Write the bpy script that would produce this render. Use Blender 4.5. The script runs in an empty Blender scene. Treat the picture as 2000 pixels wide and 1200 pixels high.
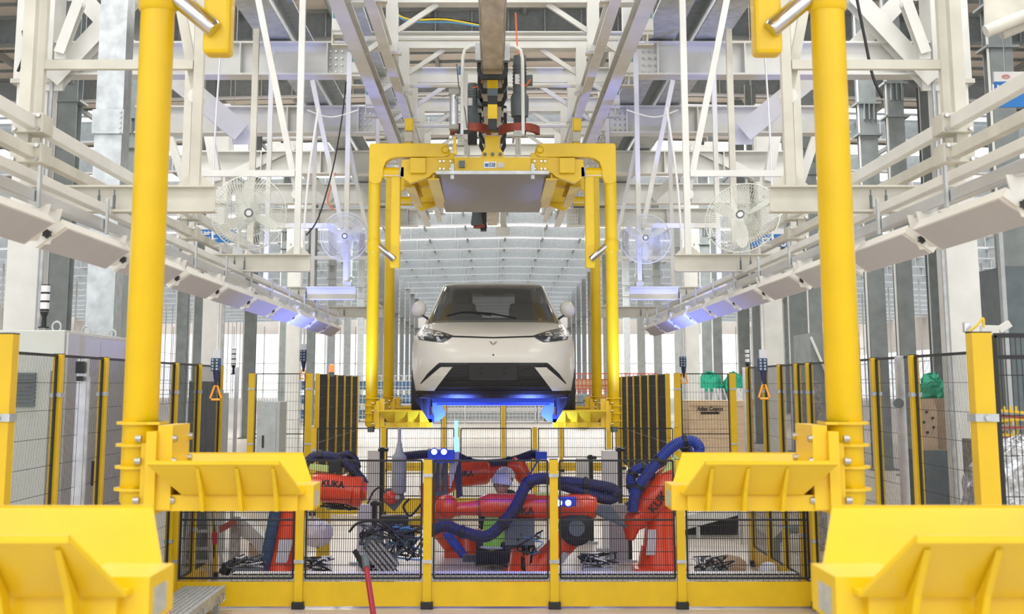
import bpy, bmesh, math, random
from mathutils import Vector, Matrix
random.seed(7)
D = bpy.data
C = bpy.context.scene.collection
SC = bpy.context.scene
# ------------------------------------------------------------------ camera
F = 2800.0; HX = 962.0; TH = math.atan(0.178); PPY = 753 - F*0.178; CZ = 2.03
ct, st = math.cos(TH), math.sin(TH)
cam = D.objects.new('camera', D.cameras.new('camera')); C.objects.link(cam)
cam.location = (0, 0, CZ); cam.rotation_euler = (math.pi/2+TH, 0, 0)
cam.data.sensor_width = 36; cam.data.lens = F/2000*36
cam.data.shift_x = (1000-HX)/2000; cam.data.shift_y = (PPY-600)/2000
cam.data.clip_end = 600
cam.data.dof.use_dof = True; cam.data.dof.focus_distance = 14.5; cam.data.dof.aperture_fstop = 7
SC.camera = cam
# ------------------------------------------------------------------ world and light
w = D.worlds.new('world'); SC.world = w; w.use_nodes = True
bg = w.node_tree.nodes['Background']; bg.inputs[0].default_value = (0.93, 0.96, 1.0, 1); bg.inputs[1].default_value = 1.5
SC.view_settings.view_transform = 'Standard'; SC.view_settings.look = 'None'
SC.view_settings.gamma = 1; SC.view_settings.use_curve_mapping = False
SC.view_settings.exposure = 0.25
SC.cycles.max_bounces = 8; SC.cycles.diffuse_bounces = 4; SC.cycles.sample_clamp_indirect = 4
SC.cycles.transparent_max_bounces = 12
def area(name, loc, size, power, col=(1, 0.98, 0.95), rot=(0, 0, 0), sy=None):
    l = D.lights.new(name, 'AREA'); l.energy = power; l.color = col; l.size = size
    if sy: l.shape = 'RECTANGLE'; l.size_y = sy
    o = D.objects.new(name, l); C.objects.link(o); o.location = loc; o.rotation_euler = rot
    return o
for i, (y, pw) in enumerate([(0, 380), (9, 480), (20, 500), (34, 800), (60, 1500), (95, 1500)]):
    for sx in (-6, 6):
        area('high_bay_light', (sx, y, CZ+9.6), 5, pw, sy=4)
area('front_fill_light', (0, -5, 7.5), 14, 260, rot=(math.radians(72), 0, 0), sy=5)  # added fill from behind the camera, no fixture there
def spot(name, loc, tgt, power, col, ang=1.4, rad=.05):
    l = D.lights.new(name, 'SPOT'); l.energy = power; l.color = col; l.spot_size = ang; l.spot_blend = .6; l.shadow_soft_size = rad
    o = D.objects.new(name, l); C.objects.link(o); o.location = loc
    o.rotation_euler = (Vector(tgt)-Vector(loc)).to_track_quat('-Z', 'Y').to_euler()
    return o
BLUE = (0.12, 0.2, 1.0)
spot('inspection_lamp_light', (-.35, 14.7, 1.25), (-.5, 14.95, 2.2), 160, BLUE, 1.9)
spot('inspection_lamp_light', (.4, 14.7, 1.25), (.5, 14.95, 2.2), 160, BLUE, 1.9)
spot('inspection_lamp_light', (-1.55, 13.9, 1.25), (-1.75, 15.3, 3.4), 420, (0.2, 0.27, 1), .95)
spot('inspection_lamp_light', (1.55, 13.9, 1.25), (1.75, 15.3, 3.4), 420, (0.2, 0.27, 1), .95)
spot('inspection_lamp_light', (-1.2, 14.2, 1.3), (-2.0, 13.2, 2.7), 150, (0.2, 0.27, 1), 1.3)
spot('inspection_lamp_light', (1.2, 14.2, 1.3), (2.0, 13.2, 2.7), 150, (0.2, 0.27, 1), 1.3)

# ------------------------------------------------------------------ pixel helpers (frame is 2000 x 1200)
def P(px, py, Y):
    a = (px-HX)/F; b = (PPY-py)/F
    z = Y*(b*ct+st)/(ct-b*st); d = Y*ct+z*st
    return Vector((a*d, Y, CZ+z))
def X(px, Y, z=CZ): return (px-HX)/F*(Y*ct+(z-CZ)*st)
def Z(py, Y): return P(HX, py, Y).z
# ------------------------------------------------------------------ materials
def mat(name, col, rough=.5, metal=0, var=.08, nscale=6, bump=0, bscale=60, emis=None, es=1, coat=0, alpha=None, trans=0, streak=None):
    m = D.materials.new(name); m.use_nodes = True; nt = m.node_tree; n = nt.nodes; b = n['Principled BSDF']
    b.inputs['Roughness'].default_value = rough; b.inputs['Metallic'].default_value = metal
    b.inputs['Base Color'].default_value = (*col, 1)
    if coat: b.inputs['Coat Weight'].default_value = coat; b.inputs['Coat Roughness'].default_value = .06
    if emis: b.inputs['Emission Color'].default_value = (*emis, 1); b.inputs['Emission Strength'].default_value = es
    if trans: b.inputs['Transmission Weight'].default_value = trans
    if alpha is not None: b.inputs['Alpha'].default_value = alpha
    tc = n.new('ShaderNodeTexCoord')
    if var:
        mp = n.new('ShaderNodeMapping'); nt.links.new(tc.outputs['Object'], mp.inputs[0])
        if streak: mp.inputs['Scale'].default_value = streak
        t = n.new('ShaderNodeTexNoise'); t.inputs['Scale'].default_value = nscale; t.inputs['Detail'].default_value = 5
        nt.links.new(mp.outputs[0], t.inputs['Vector'])
        r = n.new('ShaderNodeValToRGB'); r.color_ramp.elements[0].position = .3; r.color_ramp.elements[1].position = .7
        r.color_ramp.elements[0].color = (*[c*(1-var) for c in col], 1); r.color_ramp.elements[1].color = (*[min(1, c*(1+var)) for c in col], 1)
        nt.links.new(t.outputs['Fac'], r.inputs[0]); nt.links.new(r.outputs[0], b.inputs['Base Color'])
    if bump:
        t2 = n.new('ShaderNodeTexNoise'); t2.inputs['Scale'].default_value = bscale; nt.links.new(tc.outputs['Object'], t2.inputs['Vector'])
        bp = n.new('ShaderNodeBump'); bp.inputs['Strength'].default_value = bump; bp.inputs['Distance'].default_value = .01
        nt.links.new(t2.outputs['Fac'], bp.inputs['Height']); nt.links.new(bp.outputs[0], b.inputs['Normal'])
    return m
M = dict(
    yellow=mat('yellow_paint', (.80, .53, .001), .36, var=.04, coat=.08),
    yellow2=mat('fence_yellow', (.77, .50, .004), .4, var=.05),
    white=mat('white_steel', (.74, .745, .71), .42, var=.07, nscale=3),
    beige=mat('beige_steel', (.61, .595, .52), .5, var=.12, nscale=4),
    track=mat('worn_track', (.60, .53, .42), .45, var=.25, nscale=5, streak=(2, .6, 2)),
    galv=mat('galvanised', (.50, .53, .54), .4, .5, var=.18, nscale=9),
    alu=mat('aluminium', (.66, .67, .70), .28, .8, var=.1, nscale=14, streak=(1, .15, 1)),
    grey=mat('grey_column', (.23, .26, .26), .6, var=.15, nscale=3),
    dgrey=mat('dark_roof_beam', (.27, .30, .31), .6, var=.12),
    pgrey=mat('hazed_roof_beam', (.38, .41, .42), .6, var=.12),  # far roof beams, haze put into the colour as a paler grey
    lgrey=mat('pale_grey_and_haze', (.46, .50, .51), .6, var=.1),  # pale grey goods; on far columns it is painted haze
    roof=mat('roof_sheet', (.74, .68, .62), .6, var=.06, nscale=.6),
    purlin=mat('purlin', (.30, .31, .31), .6),
    black=mat('black_powder', (.012, .012, .014), .5, var=0),
    rubber=mat('black_rubber', (.016, .016, .018), .7, var=.1),
    chrome=mat('chrome', (.62, .62, .65), .12, 1, var=.05),
    steel=mat('steel', (.5, .5, .5), .3, .9, var=.1),
    panel=mat('lamp_diffuser', (.53, .525, .55), .7, var=.03, bump=.15, bscale=300),
    panelf=mat('lamp_frame', (.82, .81, .76), .45, var=.03),
    board=mat('perforated_board', (.40, .39, .38), .5, .3, var=.06, nscale=120),
    car=mat('car_paint', (.63, .61, .545), .32, var=.0, coat=.35),
    glass=mat('car_glass', (.10, .11, .11), .04, var=0, alpha=.6),
    headg=mat('headlamp_glass', (.03, .035, .04), .22, var=0),
    headw=mat('headlamp_led', (.42, .45, .5), .3, var=0),
    holder=mat('plate_holder_plastic', (.022, .023, .025), .5, var=.1),
    plastic=mat('black_plastic', (.014, .015, .017), .45, var=.15, nscale=30, bump=.2, bscale=120),
    tyre=mat('tyre', (.02, .02, .02), .8, var=.1),
    blue=mat('blue_part_and_glow', (.03, .09, .7), .35, var=.05),  # blue parts, and the blue glow painted under the car
    bluepale=mat('blue_lit_steel', (.22, .38, .85), .4, var=.05),  # blue light painted into the steel of the wheel brackets
    bluel=mat('blue_light', (.1, .2, 1), .3, var=0, emis=(.08, .25, 1), es=5),
    bluew=mat('blue_white_light', (.5, .6, 1), .3, var=0, emis=(.45, .6, 1), es=14),
    redl=mat('red_lamp', (1, .12, .03), .3, var=0, emis=(1, .1, .03), es=2.2),
    robot=mat('robot_orange', (.90, .065, .012), .3, var=.05, coat=.4),
    hose=mat('navy_hose', (.022, .026, .085), .55, var=.1),
    hoseb=mat('blue_hose', (.02, .05, .30), .5, var=.1),
    motor=mat('motor_grey', (.12, .15, .16), .5, var=.15),
    rust=mat('rust_red', (.30, .06, .035), .55, var=.2),
    orange=mat('orange_plastic', (.95, .38, .02), .4, var=0),
    cab=mat('cabinet_grey', (.55, .57, .53), .45, var=.03),
    cab2=mat('cabinet_door', (.62, .62, .66), .45, var=.03),
    floor=None,
    wood=mat('plywood', (.72, .55, .36), .6, var=.12, nscale=5, streak=(1, 1, 6)),
    card=mat('cardboard', (.45, .33, .22), .8, var=.15),
    green=mat('green_tarp', (.03, .52, .32), .6, var=.25, nscale=8),
    gtape=mat('lime_cable_cover', (.60, .78, .25), .5, var=.1),
    teal=mat('teal_sticker', (.12, .36, .36), .5, var=.15, nscale=60),
    signb=mat('sign_blue', (.01, .17, .52), .4, var=0),
    signw=mat('sign_white', (.8, .8, .8), .4, var=0),
    vest=mat('hi_vis_vest', (.35, .85, .08), .7, var=.1, nscale=20),
    silver=mat('reflective_band', (.55, .56, .55), .5, var=.1),
    cloth=mat('dark_cloth', (.03, .033, .045), .85, var=.3, nscale=20),
    denim=mat('navy_cloth', (.04, .085, .17), .85, var=.3, nscale=30),
    skin=mat('skin', (.62, .36, .24), .5, var=.08, nscale=20),
    helmet=mat('white_helmet', (.78, .78, .80), .3, var=0),
    rack=mat('rack_wire', (.78, .80, .82), .5, .2, var=.05),
    crate=mat('blue_crate', (.12, .27, .48), .5, var=.3, nscale=2),
    redrack=mat('red_rack', (.65, .11, .05), .5, var=.2),
    fan=mat('fan_white', (.68, .70, .64), .4, var=.03),
    wrap=mat('plastic_wrap', (.55, .57, .6), .12, .3, var=.5, nscale=25, bump=.9, bscale=30),
    debris=mat('debris_grey', (.35, .33, .31), .7, var=.4, nscale=20, bump=.5),
    cable=mat('black_cable', (.01, .01, .012), .5, var=0),
    ocable=mat('orange_cable', (.9, .18, .05), .5, var=0),
    ycable=mat('yellow_cable', (.85, .62, .05), .5, var=0),
    bcable=mat('cyan_cable', (.1, .35, .6), .5, var=0),
    redstick=mat('red_pole', (.42, .02, .03), .4, var=.05),
    white2=mat('pure_white', (.82, .82, .84), .4, var=0),
    dark=mat('dark_interior', (.03, .03, .032), .7, var=.2),
    lining=mat('pale_lining', (.42, .42, .40), .8, var=.1),
    glaze=mat('translucent_skylight', (.95, .96, 1), .5, var=0, emis=(.96, .98, 1), es=1.3),
    label=mat('grey_sticker', (.42, .42, .38), .6, var=.2, nscale=60),
    ink=mat('dark_blue_ink', (.02, .08, .25), .5, var=0),
)
def floor_mat():
    m = D.materials.new('concrete_floor'); m.use_nodes = True; nt = m.node_tree; n = nt.nodes; b = n['Principled BSDF']
    tc = n.new('ShaderNodeTexCoord'); t = n.new('ShaderNodeTexNoise'); t.inputs['Scale'].default_value = .7; t.inputs['Detail'].default_value = 8
    mp = n.new('ShaderNodeMapping'); mp.inputs['Scale'].default_value = (.5, 3, 1)
    nt.links.new(tc.outputs['Object'], mp.inputs[0]); nt.links.new(mp.outputs[0], t.inputs['Vector'])
    r = n.new('ShaderNodeValToRGB'); r.color_ramp.elements[0].color = (.46, .41, .355, 1); r.color_ramp.elements[1].color = (.62, .56, .485, 1)
    r.color_ramp.elements[0].position = .3; r.color_ramp.elements[1].position = .65
    nt.links.new(t.outputs['Fac'], r.inputs[0]); nt.links.new(r.outputs[0], b.inputs['Base Color']); b.inputs['Roughness'].default_value = .35
    return m
M['floor'] = floor_mat()
# ------------------------------------------------------------------ mesh builder
def V(*a): return Vector(a)
def off(o):
    v = Vector((0, 0, 0))
    while o is not None: v = v + o.location; o = o.parent
    return v
class MB:
    def __init__(s): s.v = []; s.f = []; s.sm = False
    def quadring(s, a, b):
        n = len(a)
        for i in range(n): s.f.append((a[i], a[(i+1) % n], b[(i+1) % n], b[i]))
    def hexa(s, p8):
        k = len(s.v); s.v += [Vector(p) for p in p8]
        for f in ((0, 3, 2, 1), (4, 5, 6, 7), (0, 1, 5, 4), (1, 2, 6, 5), (2, 3, 7, 6), (3, 0, 4, 7)): s.f.append(tuple(k+i for i in f))
        return s
    def box(s, x0, x1, y0, y1, z0, z1):
        return s.hexa([(x0, y0, z0), (x1, y0, z0), (x1, y1, z0), (x0, y1, z0), (x0, y0, z1), (x1, y0, z1), (x1, y1, z1), (x0, y1, z1)])
    def cbox(s, c, sx, sy, sz): return s.box(c[0]-sx/2, c[0]+sx/2, c[1]-sy/2, c[1]+sy/2, c[2]-sz/2, c[2]+sz/2)
    def frame(s, p, q, up=(0, 0, 1)):
        d = (Vector(q)-Vector(p)).normalized(); u = Vector(up)
        if abs(d.dot(u)) > .97: u = Vector((0, 1, 0))
        r = d.cross(u).normalized(); u = r.cross(d).normalized(); return d, r, u
    def bar(s, p, q, w, h=None, up=(0, 0, 1)):
        h = h or w; p = Vector(p); q = Vector(q); d, r, u = s.frame(p, q, up); r = r*w/2; u = u*h/2
        return s.hexa([p-r-u, p+r-u, p+r+u, p-r+u, q-r-u, q+r-u, q+r+u, q-r+u])
    def ibeam(s, p, q, w, h, t=None, up=(0, 0, 1)):
        t = t or max(.012, h*.06); p = Vector(p); q = Vector(q); d, r, u = s.frame(p, q, up)
        for k in (-1, 1): s.bar(p+u*k*(h-t)/2, q+u*k*(h-t)/2, w, t, up)
        return s.bar(p, q, t, h-2*t, up)
    def tube(s, pts, r, n=8, cap=True):
        pts = [Vector(p) for p in pts]; rr = r if isinstance(r, (list, tuple)) else [r]*len(pts)
        prev = None; rings = []
        for i, p in enumerate(pts):
            d = (pts[min(i+1, len(pts)-1)]-pts[max(i-1, 0)]).normalized()
            if prev is None:
                u = Vector((0, 0, 1)) if abs(d.z) < .9 else Vector((0, 1, 0)); a = d.cross(u).normalized()
            else: a = (prev-d*prev.dot(d)).normalized()
            prev = a; b = d.cross(a); k = len(s.v)
            for j in range(n):
                t = 2*math.pi*j/n; s.v.append(p+(a*math.cos(t)+b*math.sin(t))*rr[i])
            rings.append(list(range(k, k+n)))
        for A, B in zip(rings, rings[1:]): s.quadring(A, B)
        if cap: s.f.append(tuple(reversed(rings[0]))); s.f.append(tuple(rings[-1]))
        return s
    def lathe(s, base, axis, prof, n=16):     # prof: list of (distance along axis, radius)
        ax = Vector(axis).normalized(); return s.tubep([Vector(base)+ax*d for d, r in prof], [r for d, r in prof], ax, n)
    def tubep(s, pts, rr, ax, n):
        u = Vector((0, 0, 1)) if abs(ax.z) < .9 else Vector((0, 1, 0)); a = ax.cross(u).normalized(); b = ax.cross(a); rings = []
        for p, r in zip(pts, rr):
            k = len(s.v)
            for j in range(n):
                t = 2*math.pi*j/n; s.v.append(p+(a*math.cos(t)+b*math.sin(t))*r)
            rings.append(list(range(k, k+n)))
        for A, B in zip(rings, rings[1:]): s.quadring(A, B)
        s.f.append(tuple(reversed(rings[0]))); s.f.append(tuple(rings[-1])); return s
    def prism(s, poly, vec):
        n = len(poly); k = len(s.v); vec = Vector(vec); s.v += [Vector(p) for p in poly]+[Vector(p)+vec for p in poly]
        s.f.append(tuple(range(k+n-1, k-1, -1))); s.f.append(tuple(range(k+n, k+2*n)))
        for i in range(n): s.f.append((k+i, k+(i+1) % n, k+n+(i+1) % n, k+n+i))
        return s
    def sheet(s, quad, t=.008):               # thin plate from polygon, thickness along its normal
        q = [Vector(p) for p in quad]; nrm = (q[1]-q[0]).cross(q[2]-q[0]).normalized(); return s.prism(q, nrm*t)
    def ell(s, c, rx, ry, rz, n=14, m=8, z0=-1):
        c = Vector(c); rings = []
        for i in range(m+1):
            ph = math.asin(z0)+(math.pi/2-math.asin(z0))*i/m; k = len(s.v)
            for j in range(n):
                t = 2*math.pi*j/n; s.v.append(c+Vector((math.cos(ph)*math.cos(t)*rx, math.cos(ph)*math.sin(t)*ry, math.sin(ph)*rz)))
            rings.append(list(range(k, k+n)))
        for A, B in zip(rings, rings[1:]): s.quadring(A, B)
        s.f.append(tuple(reversed(rings[0]))); return s
    def xf(s, mtx, k=0):
        for i in range(k, len(s.v)): s.v[i] = mtx @ s.v[i]
        return s
    def build(s, name, m, parent=None, smooth=False, bevel=0, label=None, kind=None):
        o3 = off(parent) if parent else Vector((0, 0, 0))
        me = D.meshes.new(name); me.from_pydata([tuple(v-o3) for v in s.v], [], s.f)
        bm = bmesh.new(); bm.from_mesh(me); bmesh.ops.recalc_face_normals(bm, faces=bm.faces[:]); bm.to_mesh(me); bm.free()
        me.materials.append(M[m] if isinstance(m, str) else m)
        if smooth:
            me.polygons.foreach_set('use_smooth', [True]*len(me.polygons))
            try: me.set_sharp_from_angle(angle=math.radians(40))
            except Exception: pass
        o = D.objects.new(name, me); C.objects.link(o); o.parent = parent
        if bevel:
            b = o.modifiers.new('b', 'BEVEL'); b.width = bevel; b.segments = 2; b.limit_method = 'ANGLE'
        if label: o['label'] = label
        if kind: o['kind'] = kind
        return o
def thing(name, label, cat, loc=(0, 0, 0), group=None):
    o = D.objects.new(name, None); C.objects.link(o); o.location = loc; o['label'] = label; o['category'] = cat
    if group: o['group'] = group
    return o
def tag(o, label, cat, group=None, kind=None):
    o['label'] = label; o['category'] = cat
    if group: o['group'] = group
    if kind: o['kind'] = kind
    return o
def struct(o, label=None):
    o['kind'] = 'structure'
    if label: o['label'] = label
    return o
def kids(o): return [c for c in D.objects if c.parent == o]
def tree_of(root):
    return [(c, [g for g in kids(c)]) for c in kids(root)]
def dup(root, loc, label=None, rotz=None, tree=None):
    r = root.copy(); C.objects.link(r); r.location = loc
    if rotz is not None: r.rotation_euler = (0, 0, rotz)
    if label: r['label'] = label
    for c, gs in (tree or tree_of(root)):
        c2 = c.copy(); C.objects.link(c2); c2.parent = r
        for g in gs: g2 = g.copy(); C.objects.link(g2); g2.parent = c2
    return r
def text(s, name, loc, size, m, parent, rot=(math.pi/2, 0, 0), ext=.001, sx=1, bold=0):
    cu = D.curves.new(name, 'FONT'); cu.body = s; cu.size = size; cu.extrude = ext; cu.align_x = 'CENTER'; cu.align_y = 'CENTER'; cu.offset = bold
    cu.materials.append(M[m]); o0 = D.objects.new(name, cu); C.objects.link(o0); bpy.context.view_layer.update()
    me = D.meshes.new_from_object(o0.evaluated_get(bpy.context.evaluated_depsgraph_get())); D.objects.remove(o0); o = D.objects.new(name, me); C.objects.link(o); o.parent = parent
    o.location = Vector(loc)-(off(parent) if parent else Vector((0, 0, 0))); o.rotation_euler = rot; o.scale = (sx, 1, 1); return o
ORD = ['nearest', 'second', 'third', 'fourth', 'fifth', 'sixth', 'seventh', 'eighth', 'ninth', 'tenth', 'eleventh', 'twelfth', 'thirteenth', 'fourteenth', 'fifteenth', 'sixteenth', 'seventeenth']
SIDE = {-1: 'left', 1: 'right'}
# ================================================================== SETTING
m = MB(); m.box(-62, 62, -8, 245, -.2, 0); struct(m.build('floor', 'floor'))
ROOFZ = CZ+11.75
def rz(x): return -.022*abs(x-2)
m = MB()
bys = [26+9*k for k in range(24)]
for k in range(-4, 24):
    y0 = 26+9*k; y1 = y0+9
    y1 = y1-3 if y0 > 50 else y1
    for x0, x1 in ((-62, 2), (2, 62)):
        m.hexa([(x0, y0, ROOFZ+rz(x0)), (x1, y0, ROOFZ+rz(x1)), (x1, y1, ROOFZ+rz(x1)), (x0, y1, ROOFZ+rz(x0)),
                (x0, y0, ROOFZ+.08+rz(x0)), (x1, y0, ROOFZ+.08+rz(x1)), (x1, y1, ROOFZ+.08+rz(x1)), (x0, y1, ROOFZ+.08+rz(x0))])
ceiling = struct(m.build('ceiling', 'roof'))
for k, y in enumerate(bys):
    m = MB(); zb = CZ+10.9
    for x0, x1 in ((-62, 2), (2, 62)):
        for zz0, zz1, wy in ((.05, .85, .05),):
            m.hexa([(x0, y-wy/2, zb+zz0+rz(x0)), (x1, y-wy/2, zb+zz0+rz(x1)), (x1, y+wy/2, zb+zz0+rz(x1)), (x0, y+wy/2, zb+zz0+rz(x0)),
                    (x0, y-wy/2, zb+zz1+rz(x0)), (x1, y-wy/2, zb+zz1+rz(x1)), (x1, y+wy/2, zb+zz1+rz(x1)), (x0, y+wy/2, zb+zz1+rz(x0))])
    rb = m.build('roof_beam', 'dgrey' if k < 3 else 'pgrey', ceiling)  # farther beams take the paler, haze-tinted grey
    m = MB()
    for x0, x1 in ((-62, 2), (2, 62)):
        m.hexa([(x0, y-.17, zb+rz(x0)), (x1, y-.17, zb+rz(x1)), (x1, y+.17, zb+rz(x1)), (x0, y+.17, zb+rz(x0)),
                (x0, y-.17, zb+.06+rz(x0)), (x1, y-.17, zb+.06+rz(x1)), (x1, y+.17, zb+.06+rz(x1)), (x0, y+.17, zb+.06+rz(x0))])
    m.build('bottom_flange', 'dgrey' if k < 3 else 'white2', rb)  # far flanges coloured white to look lit
    m = MB()
    for i in range(-26, 27) if k < 4 else range(-13, 14):
        x = i*(1.15 if k < 4 else 3.3)+.5
        m.box(x-.02, x+.02, y-.15, y-.03, zb+.05+rz(x), zb+.8+rz(x))
    m.build('stiffener', 'galv' if k < 3 else 'white', rb, kind='stuff')  # far stiffeners lightened the same way, as if lit
m = MB()
for i in range(-20, 21):
    x = i*3.0+1; m.box(x-.06, x+.06, -10, 243, ROOFZ-.22+rz(x), ROOFZ-.02+rz(x))
m.build('purlin', 'purlin', ceiling, kind='stuff')
m = MB()
for i in range(34):
    y = 18+i*1.5
    for x0, x1 in ((-62, 2), (2, 62)):
        m.hexa([(x0, y-.03, ROOFZ-.1+rz(x0)), (x1, y-.03, ROOFZ-.1+rz(x1)), (x1, y+.03, ROOFZ-.1+rz(x1)), (x0, y+.03, ROOFZ-.1+rz(x0)),
                (x0, y-.03, ROOFZ+rz(x0)), (x1, y-.03, ROOFZ+rz(x1)), (x1, y+.03, ROOFZ+rz(x1)), (x0, y+.03, ROOFZ+rz(x0))])
m.build('cross_purlin', 'dgrey', ceiling, kind='stuff')
m = MB()
for k in range(3, 24):
    y0 = 26+9*k+6
    for x0, x1 in ((-62, 2), (2, 62)):
        m.hexa([(x0, y0, ROOFZ+.02+rz(x0)), (x1, y0, ROOFZ+.02+rz(x1)), (x1, y0+3, ROOFZ+.02+rz(x1)), (x0, y0+3, ROOFZ+.02+rz(x0)),
                (x0, y0, ROOFZ+.06+rz(x0)), (x1, y0, ROOFZ+.06+rz(x1)), (x1, y0+3, ROOFZ+.06+rz(x1)), (x0, y0+3, ROOFZ+.06+rz(x0))])
m.build('skylight_strip', 'glaze', ceiling)
for sx in (-1, 1):
    m = MB(); m.box(62*sx, 62.3*sx, -8, 245, CZ+5, ROOFZ)
    struct(m.build('wall_'+SIDE[sx], 'roof'))
m = MB(); m.box(-62, 62, 244.6, 245, CZ+8.5, ROOFZ+.1); struct(m.build('wall_back', 'roof'))
# grey building columns: H sections with base plates and cap brackets
def grey_column(x, y, wdt=.42, ztop=CZ+10.9, label=None, m1='grey'):
    m = MB(); h = wdt/2; t = .03
    m.box(x-h, x+h, y-h, y-h+t, 0, ztop); m.box(x-h, x+h, y+h-t, y+h, 0, ztop); m.box(x-.02, x+.02, y-h+t, y+h-t, 0, ztop)
    o = m.build('column', m1); struct(o, label)
    m = MB(); m.box(x-h-.12, x+h+.12, y-h-.12, y+h+.12, 0, .04); m.build('base_plate', m1, o)
    m = MB()
    for zz in (CZ+6.2, CZ+7.0): m.box(x-h-.1, x+h+.1, y-h-.1, y+h+.1, zz, zz+.05)
    for q in (-.12, 0, .12): m.box(x+q-.015, x+q+.015, y-h-.1, y-h, CZ+6.6, CZ+7.0)
    m.build('bracket', m1, o)
    m = MB(); m.box(x-h-.06, x-h-.02, y-h, y-h+.03, 0, ztop); m.build('drain_pipe', 'white', o)
    return o
for k in range(16):
    grey_column(-9.5, 37.8+9.5*k, label=f'grey steel building column in the row beyond the left fence, {ORD[k]} one from the camera', m1='grey' if k < 5 else 'lgrey')  # distant columns paler, the haze is in their colour
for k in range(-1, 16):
    grey_column(9.5, 35.8+9.5*k, label=f'grey steel building column in the row beyond the right fence, {ORD[k+1]} one from the camera', m1='grey' if k < 4 else 'lgrey')  # same painted haze on the distant right-hand columns
for k in range(4):
    grey_column(9.5, 33.3+9.3*k, label=f'slimmer twin column standing just before the {ORD[k+1]} grey column on the right', wdt=.36)
for k, (x, y) in enumerate([(-22, 60), (-22, 84), (-22, 108), (22, 60), (22, 84), (22, 108), (-34, 95), (34, 95), (-28, 48), (-16, 52), (-15, 70), (15, 70), (16, 52)]):
    grey_column(x, y, wdt=.5, label=f'distant grey column in the side bays, {ORD[k]} counted from the left rear bay')
grey_column(-9.45, 31.5, label='dark grey column behind the control cabinet beside the white column')
# far bay window rails and light mullions
for sx in (-1, 1):
    m = MB()
    for i in range(60):
        y = 30+i*3.5; m.box(40*sx-.06, 40*sx+.06, y-.06, y+.06, 0, CZ+9.8)
    for z in (.9, 2.6, 4.2, 5.9): m.box(40*sx-.04, 40*sx+.04, 30, 240, z, z+.08)
    struct(m.build('trim_'+SIDE[sx], 'white'), 'thin white window mullions of the far side wall')
m = MB()
for i in range(-24, 25): m.box(i*2.5-.08, i*2.5+.08, 238, 238.2, 0, CZ+9.5)
for z in (1.2, 5.5): m.box(-60, 60, 238, 238.2, z, z+.12)
struct(m.build('trim_back', 'white'), 'white window mullions of the bright far end wall')

# white portal columns, beams and braces
def white_column(x, y, label, wdt=.36):
    h = wdt/2; m = MB(); m.box(x-h, x+h, y-h, y+h, 0, Z(165, 16.2)); o = struct(m.build('column', 'white', bevel=.01), label)
    m = MB(); zt = Z(165, 16.2); m.box(x-h-.035, x+h+.035, y-h-.035, y+h+.035, zt, zt+1.9); m.build('column_head', 'white', o)
    m = MB(); m.box(x-h-.06, x+h+.06, y-h-.06, y+h+.06, zt-.03, zt+.02); m.build('collar', 'beige', o)
    m = MB()
    for a in (-.1, .1):
        for b in (.12, .28): m.lathe((x+a, y-h-.07, zt+b), (0, 1, 0), [(0, .02), (.04, .02)], 6)
    m.build('bolt', 'steel', o, kind='stuff')
    for z in (.6,): m = MB(); m.box(x-h-.12, x+h+.12, y-h-.12, y+h+.12, 0, .05); m.build('base_plate', 'white', o)
    m = MB(); xi = x-h*math.copysign(1, x)-.05*math.copysign(1, x); m.tube([(xi-.0, y-h-.04, 0), (xi, y-h-.04, zt)], .022); m.build('conduit', 'galv', o)
    return o
for sx in (-1, 1):
    for k, y in enumerate((16.2, 27.2, 38.2)):
        white_column(5.25*sx, y, f'white box-section column on the {SIDE[sx]} of the line, {ORD[k]} one from the camera')
BT, BB = Z(86, 16.2), Z(151, 16.2)
for k, y in enumerate((16.2, 20.05, 24.0, 28.0, 32.0)):
    for sx in (-1, 1):
        x0, x1 = (1.66*sx, 5.06*sx)
        zc = (BT+BB)/2
        m = MB(); m.ibeam((x0, y, zc), (x1, y, zc), .3, BT-BB, .022)
        o = m.build('cross_beam', 'white'); tag(o, f'white H-section cross beam on the {SIDE[sx]} of the conveyor, {ORD[k]} row back', 'beam')
        m = MB()
        for q in (1.9, 2.9, 3.9):
            if sx*q: m.box(sx*q-.008, sx*q+.008, y-.15, y-.012, BB+.022, BT-.022)
        m.build('stiffener', 'white', o)
        m = MB()
        for a in range(3):
            for b in range(4): m.lathe((sx*(1.74+a*.07), y-.04, BB+.06+b*.08), (0, 1, 0), [(0, .014), (.03, .014)], 6)
        m.build('bolt', 'steel', o, kind='stuff')
# longitudinal roof girders above the beams
for sx, r, nm in ((-1, .60, 'outer'), (1, .60, 'outer'), (-1, .37, 'inner'), (1, .46, 'inner')):
    zc = BT+.28; x = sx*r*(zc-CZ)
    m = MB(); m.ibeam((x, 12, zc), (x, 33, zc), .36, .5, .02)
    tag(m.build('longitudinal_girder', 'galv'), f'long grey girder running into the distance above the cross beams, {nm} one on the {SIDE[sx]}', 'girder')
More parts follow.
